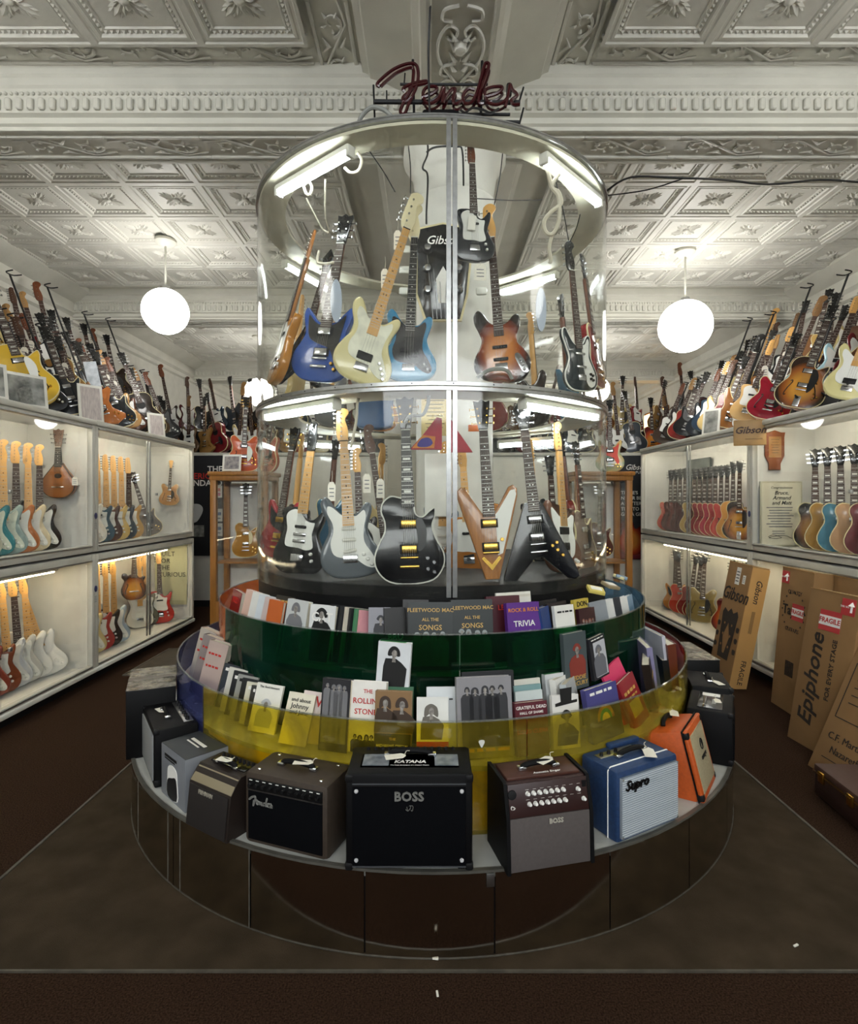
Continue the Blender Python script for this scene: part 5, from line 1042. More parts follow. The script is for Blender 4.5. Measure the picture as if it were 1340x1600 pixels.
def card_on(par, c, rz, s=.05):
    t = thing('price_tag', TAGS.pop(0), 'tag', (0, 0, 0), 0, 'price tags'); t.matrix_world = Matrix.Translation(par.location) @ Matrix.Rotation(par.rotation_euler.z, 4, 'Z') @ Matrix.Translation(c) @ Matrix.Rotation(rz, 4, 'Z')
    bm = B(); bm2 = [(-s*.8, -s*.4), (s*.5, -s*.4), (s*.8, -.1*s), (s*.8, .1*s), (s*.5, s*.4), (-s*.8, s*.4)]
    vs_ = [[bm.verts.new((x, y, z)) for x, y in bm2] for z in (0, .0015)]; ring_faces(bm, vs_); part('card', bm, TAGW, t)
    bm = B(); tube(bm, spline([(s*.7, 0, .002), (s*.9, .01, .012), (s*1.1, .0, .016)], 3), .0015, 4); part('string', bm, ROPE, t)
AG = 'amplifiers round the platform'
TAGS += ['white tag on top of the brown cloth amplifier', 'white tag lying on the large black amplifier', 'white tag on the handle of the tapered brown amplifier', 'yellow and white tag on the blue amplifier', 'small white tag on the orange amplifier', 'white tag on the wedge amplifier', 'white tag on the small black amplifier at left', 'small white tag on the top-panel amplifier behind the orange one', 'white tag on the amplifier beside the far right carton']
def fscript(par, c, w, m, r=.0025):                   # looping script logo
    k = w/1070; bm = B(); strokes(bm, SCRIPT, lambda x, y: Vector(((x-670)*k, 0, (280-y)*k)), r, 5); part('lettering', bm, m, par, c)
# big black amplifier
m_, a, w = amp_at((-.306, 2.065), (.160, 2.065)); h, d = .362, .235
t = thing('guitar_amplifier', 'large black amplifier in front with silver corner bolts and panel of black knobs', 'amplifier', m_, a, AG)
BK = mat('tolex_black', '#08080a', .55, bump=.2, bscale=500, spec=.2); GRB = mat('grille_black', '#06070b', .8, bump=.4, bscale=700, spec=.1)
rbx(t, 'cabinet', (0, d/2, h/2+.012), (w, d, h-.012), BK, .012); rbx(t, 'grille', (0, -.002, h/2-.004), (w-.05, .008, h-.075), GRB, .003)
rbx(t, 'piping', (0, -.004, h-.03), (w-.05, .004, .004), mat('silver_piping', '#6d7075', .4, .6)); rbx(t, 'piping', (0, -.004, .03), (w-.05, .004, .004), MATS['silver_piping'])
for sx in (-1, 1):
    for z in (.055, h-.055): bm = B(); lathe(bm, [(0, .007), (.006, .005), (.008, 0), (0, 0)], 10); part('bolt', bm, mat('bolt_bright', '#d2d2d4', .45, .2), t, (sx*(w/2-.04), -.006, z), (R(90), 0, 0))
corner_caps(t, w, d, h, 0, DARK, .03); corner_caps(t, w, d, h, d-.03, DARK, .03); feet(t, w, d)
text('BOSS', .046, mat('logo_grey', '#8b8b86', .4, .3), t, (.0, -.008, h-.075), depth=.002, bold=.03, space=1.05)
bm = B(); strokes(bm, [[(-3, 6), (8, 5), (6, -8), (2, -6)], [(2, 6), (0, -2), (-6, -9)], [(-9, 3), (-7, -8), (-12, -4)]], lambda x, y: Vector((x*.0013, 0, y*.0013)), .0012, 4); part('emblem', bm, MATS['logo_grey'], t, (.004, -.008, h-.115))
rbx(t, 'top_panel', (0, d*.45, h+.003), (w-.09, d*.5, .006), mat('panel_dark', '#15171c', .25), .002)
for x, wd_ in ((-.13, .10), (.14, .09)): rbx(t, 'panel_print', (x, d*.47, h+.0065), (wd_, d*.4, .001), mat('panel_photo', '#3c4a5c', .3, col2='#8a93a0', vscale=25))
o = part('lettering', text_me('KATANA', .03, shear=.2, bold=.03), INKW, t, (.0, d*.40, h+.007)); o = part('lettering', text_me('The Next Generation of a Modern Classic', .0085), INKW, t, (.0, d*.28, h+.007))
handle(t, (0, d*.62, h+.004), .17); knob_row(t, 13, -.17, .17, d*.87, h, .009, DARK, (0, 0, 0))
# brown cloth amplifier
p0, p1 = on_counter(381, 1312), on_counter(512, 1345); m_, a, w = amp_at(p0, p1); h, d = .288, .205
t = thing('guitar_amplifier', 'brown cloth amplifier with black grille and script logo, left of the large black one', 'amplifier', m_, a, AG)
BRN = mat('tolex_brown', '#3d3228', .6, var=.15, vscale=60, bump=.3, bscale=400)
rbx(t, 'cabinet', (0, d/2, h/2), (w, d, h), BRN, .022); rbx(t, 'grille', (0, -.001, h*.42), (w-.045, .006, h*.68), GRB, .002); rbx(t, 'control_panel', (0, -.002, h*.845), (w-.045, .008, .042), mat('panel_black', '#111213', .3), .002)
rbx(t, 'panel_trim', (0, -.004, h*.765), (w-.045, .006, .004), STEEL); knob_row(t, 11, -w*.40, w*.40, -.006, h*.845, .009, DARK)
bm = B()
for k in range(11): box(bm, (-w*.40+w*.08*k, -.0065, h*.845+.016), (.014, .0008, .003))
part('panel_print', bm, INKW, t); fscript(t, (-w*.28, -.006, h*.62), .11, mat('logo_silver', '#9a9a95', .35, .5))
handle(t, (0, d*.45, h), .15); card_on(t, (.03, d*.42, h+.03), .3)
for sx in (-1, 1):
    for y in (.035, d-.035): bm = B(); lathe(bm, [(0, .004), (.007, .002), (.008, 0), (0, 0)], 10); part('bolt', bm, CHROME, t, (sx*(w/2-.05), y, h))

card = card_on(bpy.data.objects['guitar_amplifier'], (-.055, d*.42, .362+.030), .25)
# tapered brown amplifier
p0, p1 = on_counter(793, 1366), on_counter(929, 1344); m_, a, w = amp_at(p0, p1); h, d = .318, .225
t = thing('guitar_amplifier', 'tapered dark amplifier with grey-brown grille and two rows of white knobs', 'amplifier', m_, a, AG)
side = [(0, 0), (d, 0), (d, h), (.055, h), (.045, h-.005), (.012, h*.62)]
for sx in (-1, 1):
    bm = B(); rings = [[bm.verts.new((x, y, z)) for y, z in side] for x in (sx*(w/2-.014), sx*w/2)]; ring_faces(bm, rings); part('side_panel', bm, BK, t)
bm = B(); s2 = [(.012, .012), (d-.005, .012), (d-.005, h-.008), (.062, h-.008), (.05, h-.016), (.020, h*.62)]; rings = [[bm.verts.new((x, y, z)) for y, z in s2] for x in (-w/2+.014, w/2-.014)]; ring_faces(bm, rings); part('cabinet', bm, mat('oxblood_panel', '#2e1513', .45), t)
sl = math.atan2(.03, h*.38)
rbx(t, 'grille', (0, .012, h*.32), (w-.03, .008, h*.60), mat('grille_taupe', '#57504e', .8, var=.06, vscale=80, bump=.3, bscale=600), .002, Matrix.Rotation(-math.atan2(.008, h*.6), 3, 'X'))
cp = rbx(t, 'control_panel', (0, .031, h*.80), (w-.03, .006, h*.36), MATS['oxblood_panel'], .001, Matrix.Rotation(-sl, 3, 'X'))
bm = B(); lathe(bm, [(0, .014), (.006, .014), (.0075, .003), (.009, 0), (0, 0)], 10); kn = done(bm, 40)
for r_, zz in enumerate((h*.87, h*.76)):
    yy = .028+(zz-h*.8)*math.tan(sl)-.003
    for k in range(7): part('knob', kn, INKW, t, (-.085+.024*k+.004*r_, yy, zz), (R(90)-sl, 0, 0))
    part('knob', kn, INKW, t, (.12+.02*r_, yy, zz-.005), (R(90)-sl, 0, 0))
bm = B(); lathe(bm, [(0, .006), (.016, .004), (.018, 0), (0, 0)], 14); part('jack', bm, DARK, t, (-.145, .034, h*.87), (R(90)-sl, 0, 0))
bm = B(); box(bm, (.148, .036, h*.9), (.016, .006, .022)); part('switch', bm, DARK, t)
bm = B()
for r_ in (h*.905, h*.80):
    for k in range(8): box(bm, (-.085+.03*k, .0285+(r_-h*.8)*math.tan(sl), r_), (.014, .001, .0025))
part('panel_print', bm, INKW, t)
text('BOSS', .024, mat('logo_pale', '#cfcabc', .4, .3), t, (.02, .006, h*.555), depth=.002, bold=.03, space=1.05)
rbx(t, 'top_panel', (0, d*.6, h-.004), (w-.05, d*.55, .012), mat('walnut_top', '#4a2a1f', .5, var=.2, vscale=30), .003); handle(t, (0, d*.55, h+.002), .14); part('lettering', text_me('Acoustic Singer', .018, shear=.2), INKW, t, (.02, d*.40, h+.003)); text('Acoustic Singer Pro', .0085, INKW, t, (-.125, .0185, h*.665), (-sl, 0, 0)); bm = B(); tube(bm, spline([(-.006, 0, -.006), (.008, 0, 0), (-.006, 0, .008), (-.007, 0, -.004)], 3), .0018, 4); part('emblem', bm, INKW, t, (-.145, .0225, h*.73))
card_on(t, (.03, d*.55, h+.03), .5)
# blue amplifier
p0, p1 = on_counter(966, 1318), on_counter(1061, 1279); m_, a, w = amp_at(p0, p1); h, d = .286, .20
t = thing('guitar_amplifier', 'blue cloth amplifier with silver striped grille and white piping', 'amplifier', m_, a, AG)
BLT = mat('tolex_blue', '#1d3a63', .55, var=.22, vscale=70, bump=.3, bscale=300)
rbx(t, 'cabinet', (0, d/2+.008, h/2), (w, d, h), BLT, .014)
GRS = figured('grille_silver', '#b7bfc6', '#5f6b78', 75, .6, 'BANDS', 'Z', .3)
rbx(t, 'grille', (0, .003, h/2-.002), (w-.03, .016, h-.045), GRS, .002)
bm = B()
for k in range(26): box(bm, (0, -.0055, .03+k*(h-.062)/25), (w-.034, .003, .0028))
part('grille_rib', bm, mat('rib_silver', '#c9cfd3', .5), t)
bm = B(); y_ = .055
tube(bm, [(-w/2-.001, y_, .004), (-w/2-.001, y_, h-.012), (-w/2+.012, y_, h+.001), (w/2-.012, y_, h+.001), (w/2+.001, y_, h-.012), (w/2+.001, y_, .004)], .003, 5); part('piping', bm, INKW, t)
text('Supro', .055, BLACK, t, (-w*.24, -.010, h*.80), shear=.3, depth=.003, bold=.02)
for sx in (-1, 1):
    for z in (.028, h-.028): bm = B(); lathe(bm, [(0, .004), (.004, .002), (.005, 0), (0, 0)], 8); part('bolt', bm, STEEL, t, (sx*(w/2-.02), -.006, z), (R(90), 0, 0))
rbx(t, 'control_panel', (-.04, d*.72, h+.001), (w*.6, .04, .004), STEEL, .001); knob_row(t, 3, -w*.35, -w*.12, d*.72, h+.002, .009, DARK, (0, 0, 0)); handle(t, (.0, d*.5, h), .15); rbx(t, 'amp_back', (.05, d-.01, h+.008), (w*.5, .03, .02), BLT, .006)
card_on(t, (.06, d*.28, h+.012), .9, .06)
# orange amplifier, tilted back
p0, p1 = on_counter(1095, 1270), on_counter(1150, 1240); m_, a, w = amp_at(p0, p1); w = .30; h, d = .315, .19; a = R(54); c_ = cyl(46, 1.81, ZP)
t = thing('guitar_amplifier', 'orange amplifier with cream grille leaning back at the right of the platform', 'amplifier', c_, a, AG)
ORT = mat('tolex_orange', '#c7571b', .5, var=.1, vscale=60, bump=.25, bscale=400); tl = Matrix.Rotation(R(-14), 3, 'X')
def tb(name, c, s, m, r=0.0): return rbx(t, name, tl @ Vector(c)+Vector((0, .01, .0)), s, m, r, tl)
tb('cabinet', (0, d/2, h/2), (w, d, h), ORT, .02); tb('front_frame', (0, -.008, h/2), (w, .022, h), ORT, .009); tb('seam', (0, .006, h/2), (w+.002, .004, h+.002), DARK); tb('grille', (0, -.018, h/2), (w-.055, .008, h-.06), mat('grille_cream', '#a89c7c', .8, var=.12, vscale=120, bump=.4, bscale=500), .002)
bm = B(); tube(bm, [(.02*math.cos(k*.524), 0, .024*math.sin(k*.524)) for k in range(12)], .0025, 5, True); tube(bm, [(-.018, 0, 0), (0, 0, .02), (.012, 0, -.012)], .002, 4); part('crest', bm, INK, t, tl @ Vector((.02, -.024, h*.66))+Vector((0, .01, 0)), (R(-14), 0, 0))
o = part('lettering', text_me('orange', .034, shear=.1, bold=.03), INK, t, tl @ Vector((.02, -.024, h*.50))+Vector((0, .01, 0)), (R(90-14), 0, 0))
for sx in (-1, 1):
    for z in (.022, h-.022): tb('corner_cap', (sx*(w/2-.016), -.006, z), (.036, .03, .036), DARK, .01)
bm = B(); tube(bm, spline([(-.07, 0, .0), (-.05, 0, .018), (0, 0, .022), (.05, 0, .018), (.07, 0, 0)], 3), .011, 8); part('handle', bm, BLACKM, t, tl @ Vector((0, d*.55, h+.004))+Vector((0, .01, 0)), (R(-14), 0, 0))
card_on(t, tl @ Vector((.05, d*.45, h+.03)), .3)
# wedge amplifier
p0, p1 = on_counter(290, 1283), on_counter(354, 1315); m_, a, w = amp_at(p0, p1); h, d = .235, .19
t = thing('guitar_amplifier', 'dark brown wedge amplifier with a beige top strip at the left of the platform', 'amplifier', m_, a, AG)
bm = B(); s2 = [(.0, 0), (d, 0), (d, h), (.07, h), (.05, h-.02), (.02, h-.06)]; rings = [[bm.verts.new((x, y, z)) for y, z in s2] for x in (-w/2, w/2)]; ring_faces(bm, rings); part('cabinet', bm, mat('coffee_case', '#221813', .55, bump=.2, bscale=400), t)
rbx(t, 'grille', (0, .006, h*.38), (w-.02, .006, h*.7), mat('grille_coffee', '#1d1613', .8, bump=.4, bscale=600), .002, Matrix.Rotation(-.11, 3, 'X')); rbx(t, 'top_strip', (0, .045, h-.033), (w-.004, .008, .066), mat('beige_strip', '#8a7f66', .45), .003, Matrix.Rotation(-.72, 3, 'X'))
text('FISHMAN', .022, mat('badge_silver', '#b5afa0', .4, .4), t, (-.01, .006, h*.66), (-.11, 0, 0), depth=.002, bold=.03)
rbx(t, 'control_panel', (0, d*.68, h+.002), (w*.8, .05, .006), BLACK, .002); knob_row(t, 8, -w*.36, w*.36, d*.86, h, .008, DARK, (0, 0, 0)); handle(t, (0, d*.55, h), .12); card_on(t, (0, d*.5, h+.032), .2, .045)
# grey printed carton
p0, p1 = on_counter(252, 1234), on_counter(289, 1268); m_, a, w = amp_at(p0, p1); h, d = .232, .20
t = thing('printed_carton', 'grey printed carton picturing an amplifier at the left of the platform', 'carton', m_, a)
rbx(t, 'box', (0, d/2, h/2), (w, d, h), mat('carton_grey', '#7d8085', .5, var=.06), .003); rbx(t, 'top_print', (0, d/2, h+.001), (w-.004, d-.004, .002), mat('carton_top', '#34383b', .5))
bm = B(); prism(bm, smooth([(-.055, .02), (.055, .02), (.055, .10), (.045, .15), (0, .165), (-.045, .15), (-.055, .10)], 3), -.003, -.0005); part('picture', bm, INKW, t); bm = B(); prism(bm, smooth([(-.048, .022), (.048, .022), (.048, .10), (.03, .12), (0, .11), (-.048, .09)], 3), -.005, -.002); part('picture', bm, mat('picture_black', '#16171a', .5), t)
bm = B(); box(bm, (-.02, -.002, h*.84), (.13, .001, .012)); box(bm, (-.03, -.002, h*.78), (.11, .001, .006)); part('small_print', bm, INK, t); bm = B(); box(bm, (0, d*.6, h+.0025), (.14, .016, .001)); box(bm, (-.01, d*.48, h+.0025), (.12, .008, .001)); part('small_print', bm, INKW, t)
# small black amplifier at left, and taller wrapped carton behind it
p0, p1 = on_counter(223, 1181), on_counter(241, 1230); m_, a, w = amp_at(p0, p1); h, d = .275, .20
t = thing('guitar_amplifier', 'small black amplifier with silver grille seen from its side at far left', 'amplifier', m_, a, AG)
rbx(t, 'cabinet', (0, d/2, h/2), (w, d, h), BK, .01); rbx(t, 'grille', (0, -.002, h*.5), (w-.05, .008, h-.06), mat('grille_grey', '#8b8d8c', .7, bump=.3, bscale=500), .002); corner_caps(t, w, d, h, 0, DARK)
handle(t, (0, d*.4, h), .12); rbx(t, 'control_panel', (0, d*.8, h+.001), (w*.8, .045, .004), STEEL, .001); knob_row(t, 7, -w*.33, w*.33, d*.8, h+.003, .011, DARK, (0, 0, 0)); card_on(t, (-.06, d*.35, h+.006), .2)
def wrapped(p, a, w, h, d, label):
    t = thing('wrapped_carton', label, 'carton', p, a); rbx(t, 'box', (0, d/2, h/2), (w, d, h), mat('carton_black', '#0a0a0b', .5, spec=.2), .004)
    rbx(t, 'shrink_wrap', (0, d/2, h+.001), (w+.002, d+.002, .003), mat('shrink_wrap', '#2b2a29', .12, .0, col2='#85827c', vscale=16, bump=1.0, bscale=22)); rbx(t, 'print', (0, -.0015, h*.5), (w*.35, .002, h*.4), mat('carton_print', '#3a3a3c', .5)); rbx(t, 'print', (0, -.002, h*.5), (w*.28, .003, h*.33), MATS['carton_black']); rbx(t, 'print', (w*.1, -.0015, h*.16), (w*.18, .002, h*.1), MATS['carton_print'])
    rbx(t, 'tape', (0, d/2, h+.003), (.05, d+.004, .002), mat('tape_clear', '#6a6660', .2))
wrapped(cyl(-66, 1.86, ZP), R(-66), .42, .36, .24, 'black carton in shiny wrap at the far left of the platform')
wrapped(cyl(88, 1.86, ZP), R(88), .46, .34, .24, 'black carton in shiny wrap at the far right of the platform')
# two small black amplifiers at right
t = thing('guitar_amplifier', 'black amplifier with a control panel on top, behind the orange one', 'amplifier', cyl(61, 1.845, ZP), R(61), AG); w, h, d = .33, .275, .22
rbx(t, 'cabinet', (0, d/2, h/2), (w, d, h), BK, .014); rbx(t, 'grille', (0, -.002, h*.45), (w-.05, .008, h*.7), GRB, .002); corner_caps(t, w, d, h, 0, DARK)
rbx(t, 'top_panel', (0, d*.5, h+.002), (w*.8, d*.55, .006), MATS['panel_dark'], .002); rbx(t, 'panel_print', (.09, d*.5, h+.006), (.05, d*.4, .001), INKW); knob_row(t, 6, -.12, .02, d*.62, h+.004, .009, CHROME, (0, 0, 0)); rbx(t, 'panel_print', (-.02, d*.42, h+.006), (.08, .02, .001), mat('logo_grey', '#8b8b86', .4, .3)); card_on(t, (0, d*.35, h+.006), .2, .04)
t = thing('guitar_amplifier', 'black amplifier with a chrome-ended handle near the far right carton', 'amplifier', cyl(73, 1.85, ZP), R(73), AG); w, h, d = .32, .29, .22
rbx(t, 'cabinet', (0, d/2, h/2), (w, d, h), BK, .014); rbx(t, 'grille', (0, -.002, h*.45), (w-.05, .008, h*.75), GRB, .002); handle(t, (0, d*.5, h), .14, BLACKM, CHROME); corner_caps(t, w, d, h, 0, DARK); card_on(t, (-.08, d*.3, h+.004), .4, .05)
bm = B(); prism(bm, smooth([(0, -.017), (.008, -.005), (.013, .007), (.009, .013), (0, .015), (-.009, .013), (-.013, .007), (-.008, -.005)], 2), -.001, .001); single('guitar_pick', bm, PEARL, 'white guitar pick stuck on the yellow acrylic wall between the two front amplifiers', 'pick', None, cyl(7.0, RY+.004, .70), (0, 0, R(7)))

# ================================================================ boxes and case on the right
CARD = mat('cardboard', '#8d6a40', .8, var=.07, vscale=5); CARDL = mat('cardboard_light', '#b98f55', .8, var=.06, vscale=5); PRINTB = mat('box_print', '#2a2018', .7); REDS = mat('red_sticker', '#c23a3a', .6)
def tall_box(label, base, width, thick, height, lean, yaw, m):     # wide face looks towards -x, leaning against the right cabinets
    M = Matrix.Translation(base) @ Matrix.Rotation(yaw, 4, 'Z') @ Matrix.Rotation(lean, 4, 'Y')
    t = thing('cardboard_box', label, 'box', mw=M, group='tall cardboard guitar boxes')
    bm = B(); box(bm, (thick/2, width/2, height/2), (thick, width, height), .004); part('carton', bm, m, t)
    bm = B(); box(bm, (thick/2, width/2, height+.001), (thick*.35, width+.002, .003)); part('tape', bm, mat('packing_tape', '#c8b48a', .25), t)
    bm = B()
    for dx in (0, thick): box(bm, (dx, width/2, height), (.008, width, .004))
    part('flap_edge', bm, CARDL, t)
    return t
def side_text(t, s, size, y, z, vertical=False, m=None, **kw):     # on the wide face (x = 0 side, seen from -x); reads left to right with falling y
    rot = (R(90), 0, R(-90)) if not vertical else (R(90), R(-90), R(-90))
    return part('lettering', text_me(s, size, depth=.001, **kw), m or PRINTB, t, (-.002, y, z), rot)
def front_text(t, s, size, x, z, vertical=False, m=None, **kw):    # on the narrow face seen from -y
    return part('lettering', text_me(s, size, depth=.001, **kw), m or PRINTB, t, (x, -.002, z), (R(90), R(90) if vertical else 0, 0))
def sticker(t, y, z, w, h, words):
    bm = B(); box(bm, (-.0025, y, z), (.002, w, h)); part('sticker', bm, REDS, t)
    if 'FRAGILE' in words:
        bm = B(); box(bm, (-.004, y, z), (.002, w, h*.48)); part('sticker_band', bm, INKW, t); part('lettering', text_me(words, h*.34, bold=.02), INKR, t, (-.006, y, z), (R(90), 0, R(-90)))
    else:
        bm = B(); tube(bm, [(-.004, y-w*.25, z-h*.3), (-.004, y-w*.25, z+h*.1)], .008, 5); tube(bm, [(-.004, y-w*.25, z+h*.08), (-.004, y-w*.25, z+h*.34)], [.024, .001], 5); part('arrow', bm, INKW, t); part('lettering', text_me('THIS SIDE UP', h*.16), INKW, t, (-.005, y+w*.12, z), (R(90), 0, R(-90)))
t = tall_box('tall brown box with large script name and headstock print, leaning on the right cabinet', (2.68, 5.05, .002), .44, .15, 1.12, R(11), R(-4), CARD)
side_text(t, 'Gibson', .17, .21, .82, shear=.3, bold=.015); front_text(t, 'Gibson', .075, .085, .90, vertical=True, shear=.3, bold=.015); front_text(t, 'FRAGILE', .06, .085, .16, vertical=True, bold=.01)
bm = B(); box(bm, (.08, -.001, .56), (.15, .003, 1.1)); part('end_face', bm, CARDL, t); bm = B(); box(bm, (.085, -.0035, .62), (.03, .001, .2)); part('small_print', bm, mat('faint_print', '#8f6e42', .7), t)
bm = B(); prism(bm, [(-.10, .0), (.10, 0), (.15, .42), (.12, .46), (.05, .43), (0, .47), (-.05, .43), (-.12, .46), (-.15, .42)], -.001, .001); o = part('headstock_print', bm, PRINTB, t, (-.002, .22, .22), (0, 0, R(-90)))
for s in (-1, 1):
    for q in range(3):
        bm = B(); prism(bm, smooth([(-.02, -.02), (.02, -.02), (.025, .02), (-.025, .02)], 2), -.001, .001); part('tuner_print', bm, PRINTB, t, (-.002, .22+s*.185, .32+.1*q), (0, 0, R(-90)))
        bm = B(); prism(bm, [(.012*math.cos(k*.6), .012*math.sin(k*.6)) for k in range(10)], -.001, .001); part('post_print', bm, CARD, t, (-.004, .22+s*.07, .34+.1*q), (0, 0, R(-90)))
bm = B(); prism(bm, [(-.015, 0), (.015, 0), (.06, .15), (0, .28), (-.06, .15)], -.001, .001); part('truss_print', bm, CARD, t, (-.004, .22, .27), (0, 0, R(-90)))
for y, z, w_, h_ in ((.22, 1.0, .08, .16), (.10, .98, .05, .08)):
    bm = B(); box(bm, (-.002, y, z), (.002, w_, h_)); lab = part('shipping_label', bm, PAPER, t)
    bm = B()
    for q in range(4): box(bm, (-.0035, y, z-h_*.3+h_*.18*q), (.001, w_*.7, h_*.05))
    part('writing', bm, INK, lab)
t = tall_box('tall brown box with a ring emblem and red stickers, behind the front boxes', (2.84, 4.30, .002), .42, .2, 1.14, R(5), R(-3), CARD)
side_text(t, 'Taylor', .11, .22, .80, bold=.02); part('lettering', text_me('QUALITY', .045), PRINTB, t, (-.002, .22, .95), (R(90), 0, R(-90))); part('lettering', text_me('GUITARS', .045), PRINTB, t, (-.002, .22, .65), (R(90), 0, R(-90)))
bm = B()
for k in range(16):
    a_ = k*math.pi/8; box(bm, (-.002, .22+.15*math.cos(a_), .80+.15*math.sin(a_)), (.001, .014, .014))
part('ring_print', bm, PRINTB, t); sticker(t, .16, .80, .15, .13, 'FRAGILE'); sticker(t, .36, 1.06, .1, .1, 'UP')
bm = B()
for q in range(14): box(bm, (-.002, .16+.008*q, .34), (.001, .004 if q % 3 else .006, .12))
part('barcode', bm, PRINTB, t)
t = tall_box('second tall brown box edge-on behind the box with red stickers', (3.02, 3.86, .002), .42, .16, 1.12, R(3), 0, CARD)
t = tall_box('tall brown box with large vertical script name and red fragile sticker', (2.60, 3.605, .002), .43, .22, 1.08, R(10), R(5), CARD)
side_text(t, 'Epiphone', .17, .30, .46, vertical=True, shear=.25, bold=.015); side_text(t, 'FOR EVERY STAGE', .05, .15, .56, vertical=True, bold=.01); sticker(t, .22, .88, .18, .14, 'FRAGILE'); sticker(t, .09, 1.0, .11, .11, 'UP')
t = tall_box('brown box leaning low at the right edge of the picture with printed address', (2.45, 2.97, .002), .63, .14, 1.0, R(24), R(3), CARD)
side_text(t, 'C.F. Martin & Co.', .06, .36, .24); side_text(t, 'Nazareth, PA', .06, .36, .16)
bm = B()
for y, z, w_, h_ in ((.33, .36, .5, .006), (.33, .72, .5, .006), (.58, .54, .006, .36), (.08, .54, .006, .36), (.36, .10, .4, .005)): box(bm, (-.002, y, z), (.001, w_, h_))
for q in range(4): box(bm, (-.002, .38, .62-.05*q), (.001, .3, .006))
part('frame_print', bm, PRINTB, t)
# brown hard case on the floor at lower right
t = thing('guitar_case', 'dark brown hard guitar case with brass latches lying at the lower right', 'case', (2.15, 2.42, .0), R(-4)); CASE = mat('case_brown', '#2e1a14', .45, bump=.3, bscale=300)
bm = B(); box(bm, (.2, .42, .075), (.40, .80, .13), .02); part('lower_shell', bm, CASE, t); bm = B(); box(bm, (.2, .42, .166), (.40, .80, .045), .014); part('lid', bm, mat('case_lid', '#4a3026', .5, bump=.3, bscale=300), t); bm = B(); box(bm, (.2, .42, .142), (.406, .806, .006), .002); part('rim', bm, mat('brass_rim', '#6b4a22', .4, .6), t)
for y in (.20, .50, .74):
    bm = B(); box(bm, (-.004, y, .138), (.012, .05, .06), .004); l_ = part('latch', bm, mat('brass', '#c89a45', .28, 1.0), t); bm = B(); tube(bm, [(-.014, y-.018, .155), (-.018, y, .16), (-.014, y+.018, .155)], .004, 5); part('hasp', bm, MATS['brass'], l_)
# ================================================================ books in the bins
FACE = mat('face_tone', '#a8a29a', .6, col2='#5f5a55', vscale=70)
def bcol(h): return mat('cover_'+h.strip('#'), h, .4, var=.05, vscale=12)
PAGE = figured('page_edges', '#e6dfcc', '#cfc6ae', 160, .8, 'BANDS', 'Y', 1.0)
def book(px, ytop, r, floor, wpx, t, cover, label, texts=(), fig=None, yaw=0, lean=.16, roll=0.0, spine=None, zb=None, group='books in the round bins', panel=None, flip=False):
    ph = phi_at(px, r); p = cyl(ph, r, (floor+.003) if zb is None else zb); w = wpx*p.y/F/max(.45, math.cos(R(ph*.6+yaw)))
    ztop = EYE-(ytop-CY)/F*(p.y+.03); h = min(.33, max(.12, (ztop-p.z)/math.cos(lean))); a = R(ph+yaw)
    M = Matrix.Translation(p) @ Matrix.Rotation(a, 4, 'Z') @ Matrix.Rotation(-lean, 4, 'X') @ Matrix.Rotation(roll, 4, 'Y')
    o = thing('book', label, 'book', mw=M, group=group); cm = bcol(cover) if isinstance(cover, str) else cover
    bm = B(); box(bm, (0, -t/2+.001, h/2), (w, .003, h)); box(bm, (0, t/2-.001, h/2), (w, .003, h)); box(bm, (-w/2+.001, 0, h/2), (.003, t, h)); part('cover', bm, cm, o)
    bm = B(); box(bm, (.002, 0, h/2), (w-.008, t-.005, h-.008)); part('page_block', bm, PAGE, o)
    if panel: bm = B(); x0, x1, z0, z1 = panel[0]; box(bm, ((x0+x1)/2*w, -t/2-.001, (z0+z1)/2*h), ((x1-x0)*w, .0015, (z1-z0)*h)); part('cover_panel', bm, bcol(panel[1]), o)
    if fig:
        n, m_, z0, z1 = fig[:4]; me = people_print(w*.9, h*(z1-z0), n, len(label)); part('cover_picture', me, m_, o, (0, -t/2-.0018, h*(z0+z1)/2)); part('cover_face', people_print(w*.9, h*(z1-z0), n, len(label), True), FACE, o, (0, -t/2-.0018, h*(z0+z1)/2))
    for s_, sz, z, m_ in texts:
        if s_ == '=':
            bm = B(); rn = random.Random(len(label)); x_ = -w*.38
            while x_ < w*.3:
                l_ = w*rn.uniform(.08, .22); box(bm, (x_+l_/2, -t/2-.002, z*h), (l_, .001, sz*w*.45)); x_ += l_+w*.05
            part('small_print', bm, m_, o); continue
        lim = w*.92/max(1, len(s_))*1.75; part('lettering', text_me(s_, round(min(sz*w, lim), 4), bold=.012), m_, o, (0, -t/2-.0026, z*h), (R(90), 0, 0))
    if spine: part('lettering', text_me(spine[0], round(min(t*.7, h*.9/len(spine[0])*1.7), 4), bold=.01), spine[1], o, (-w/2-.001, 0, h*.5), (R(90), R(-90), R(-90)))
    return o
Yb, Gb = ZYF, ZGF
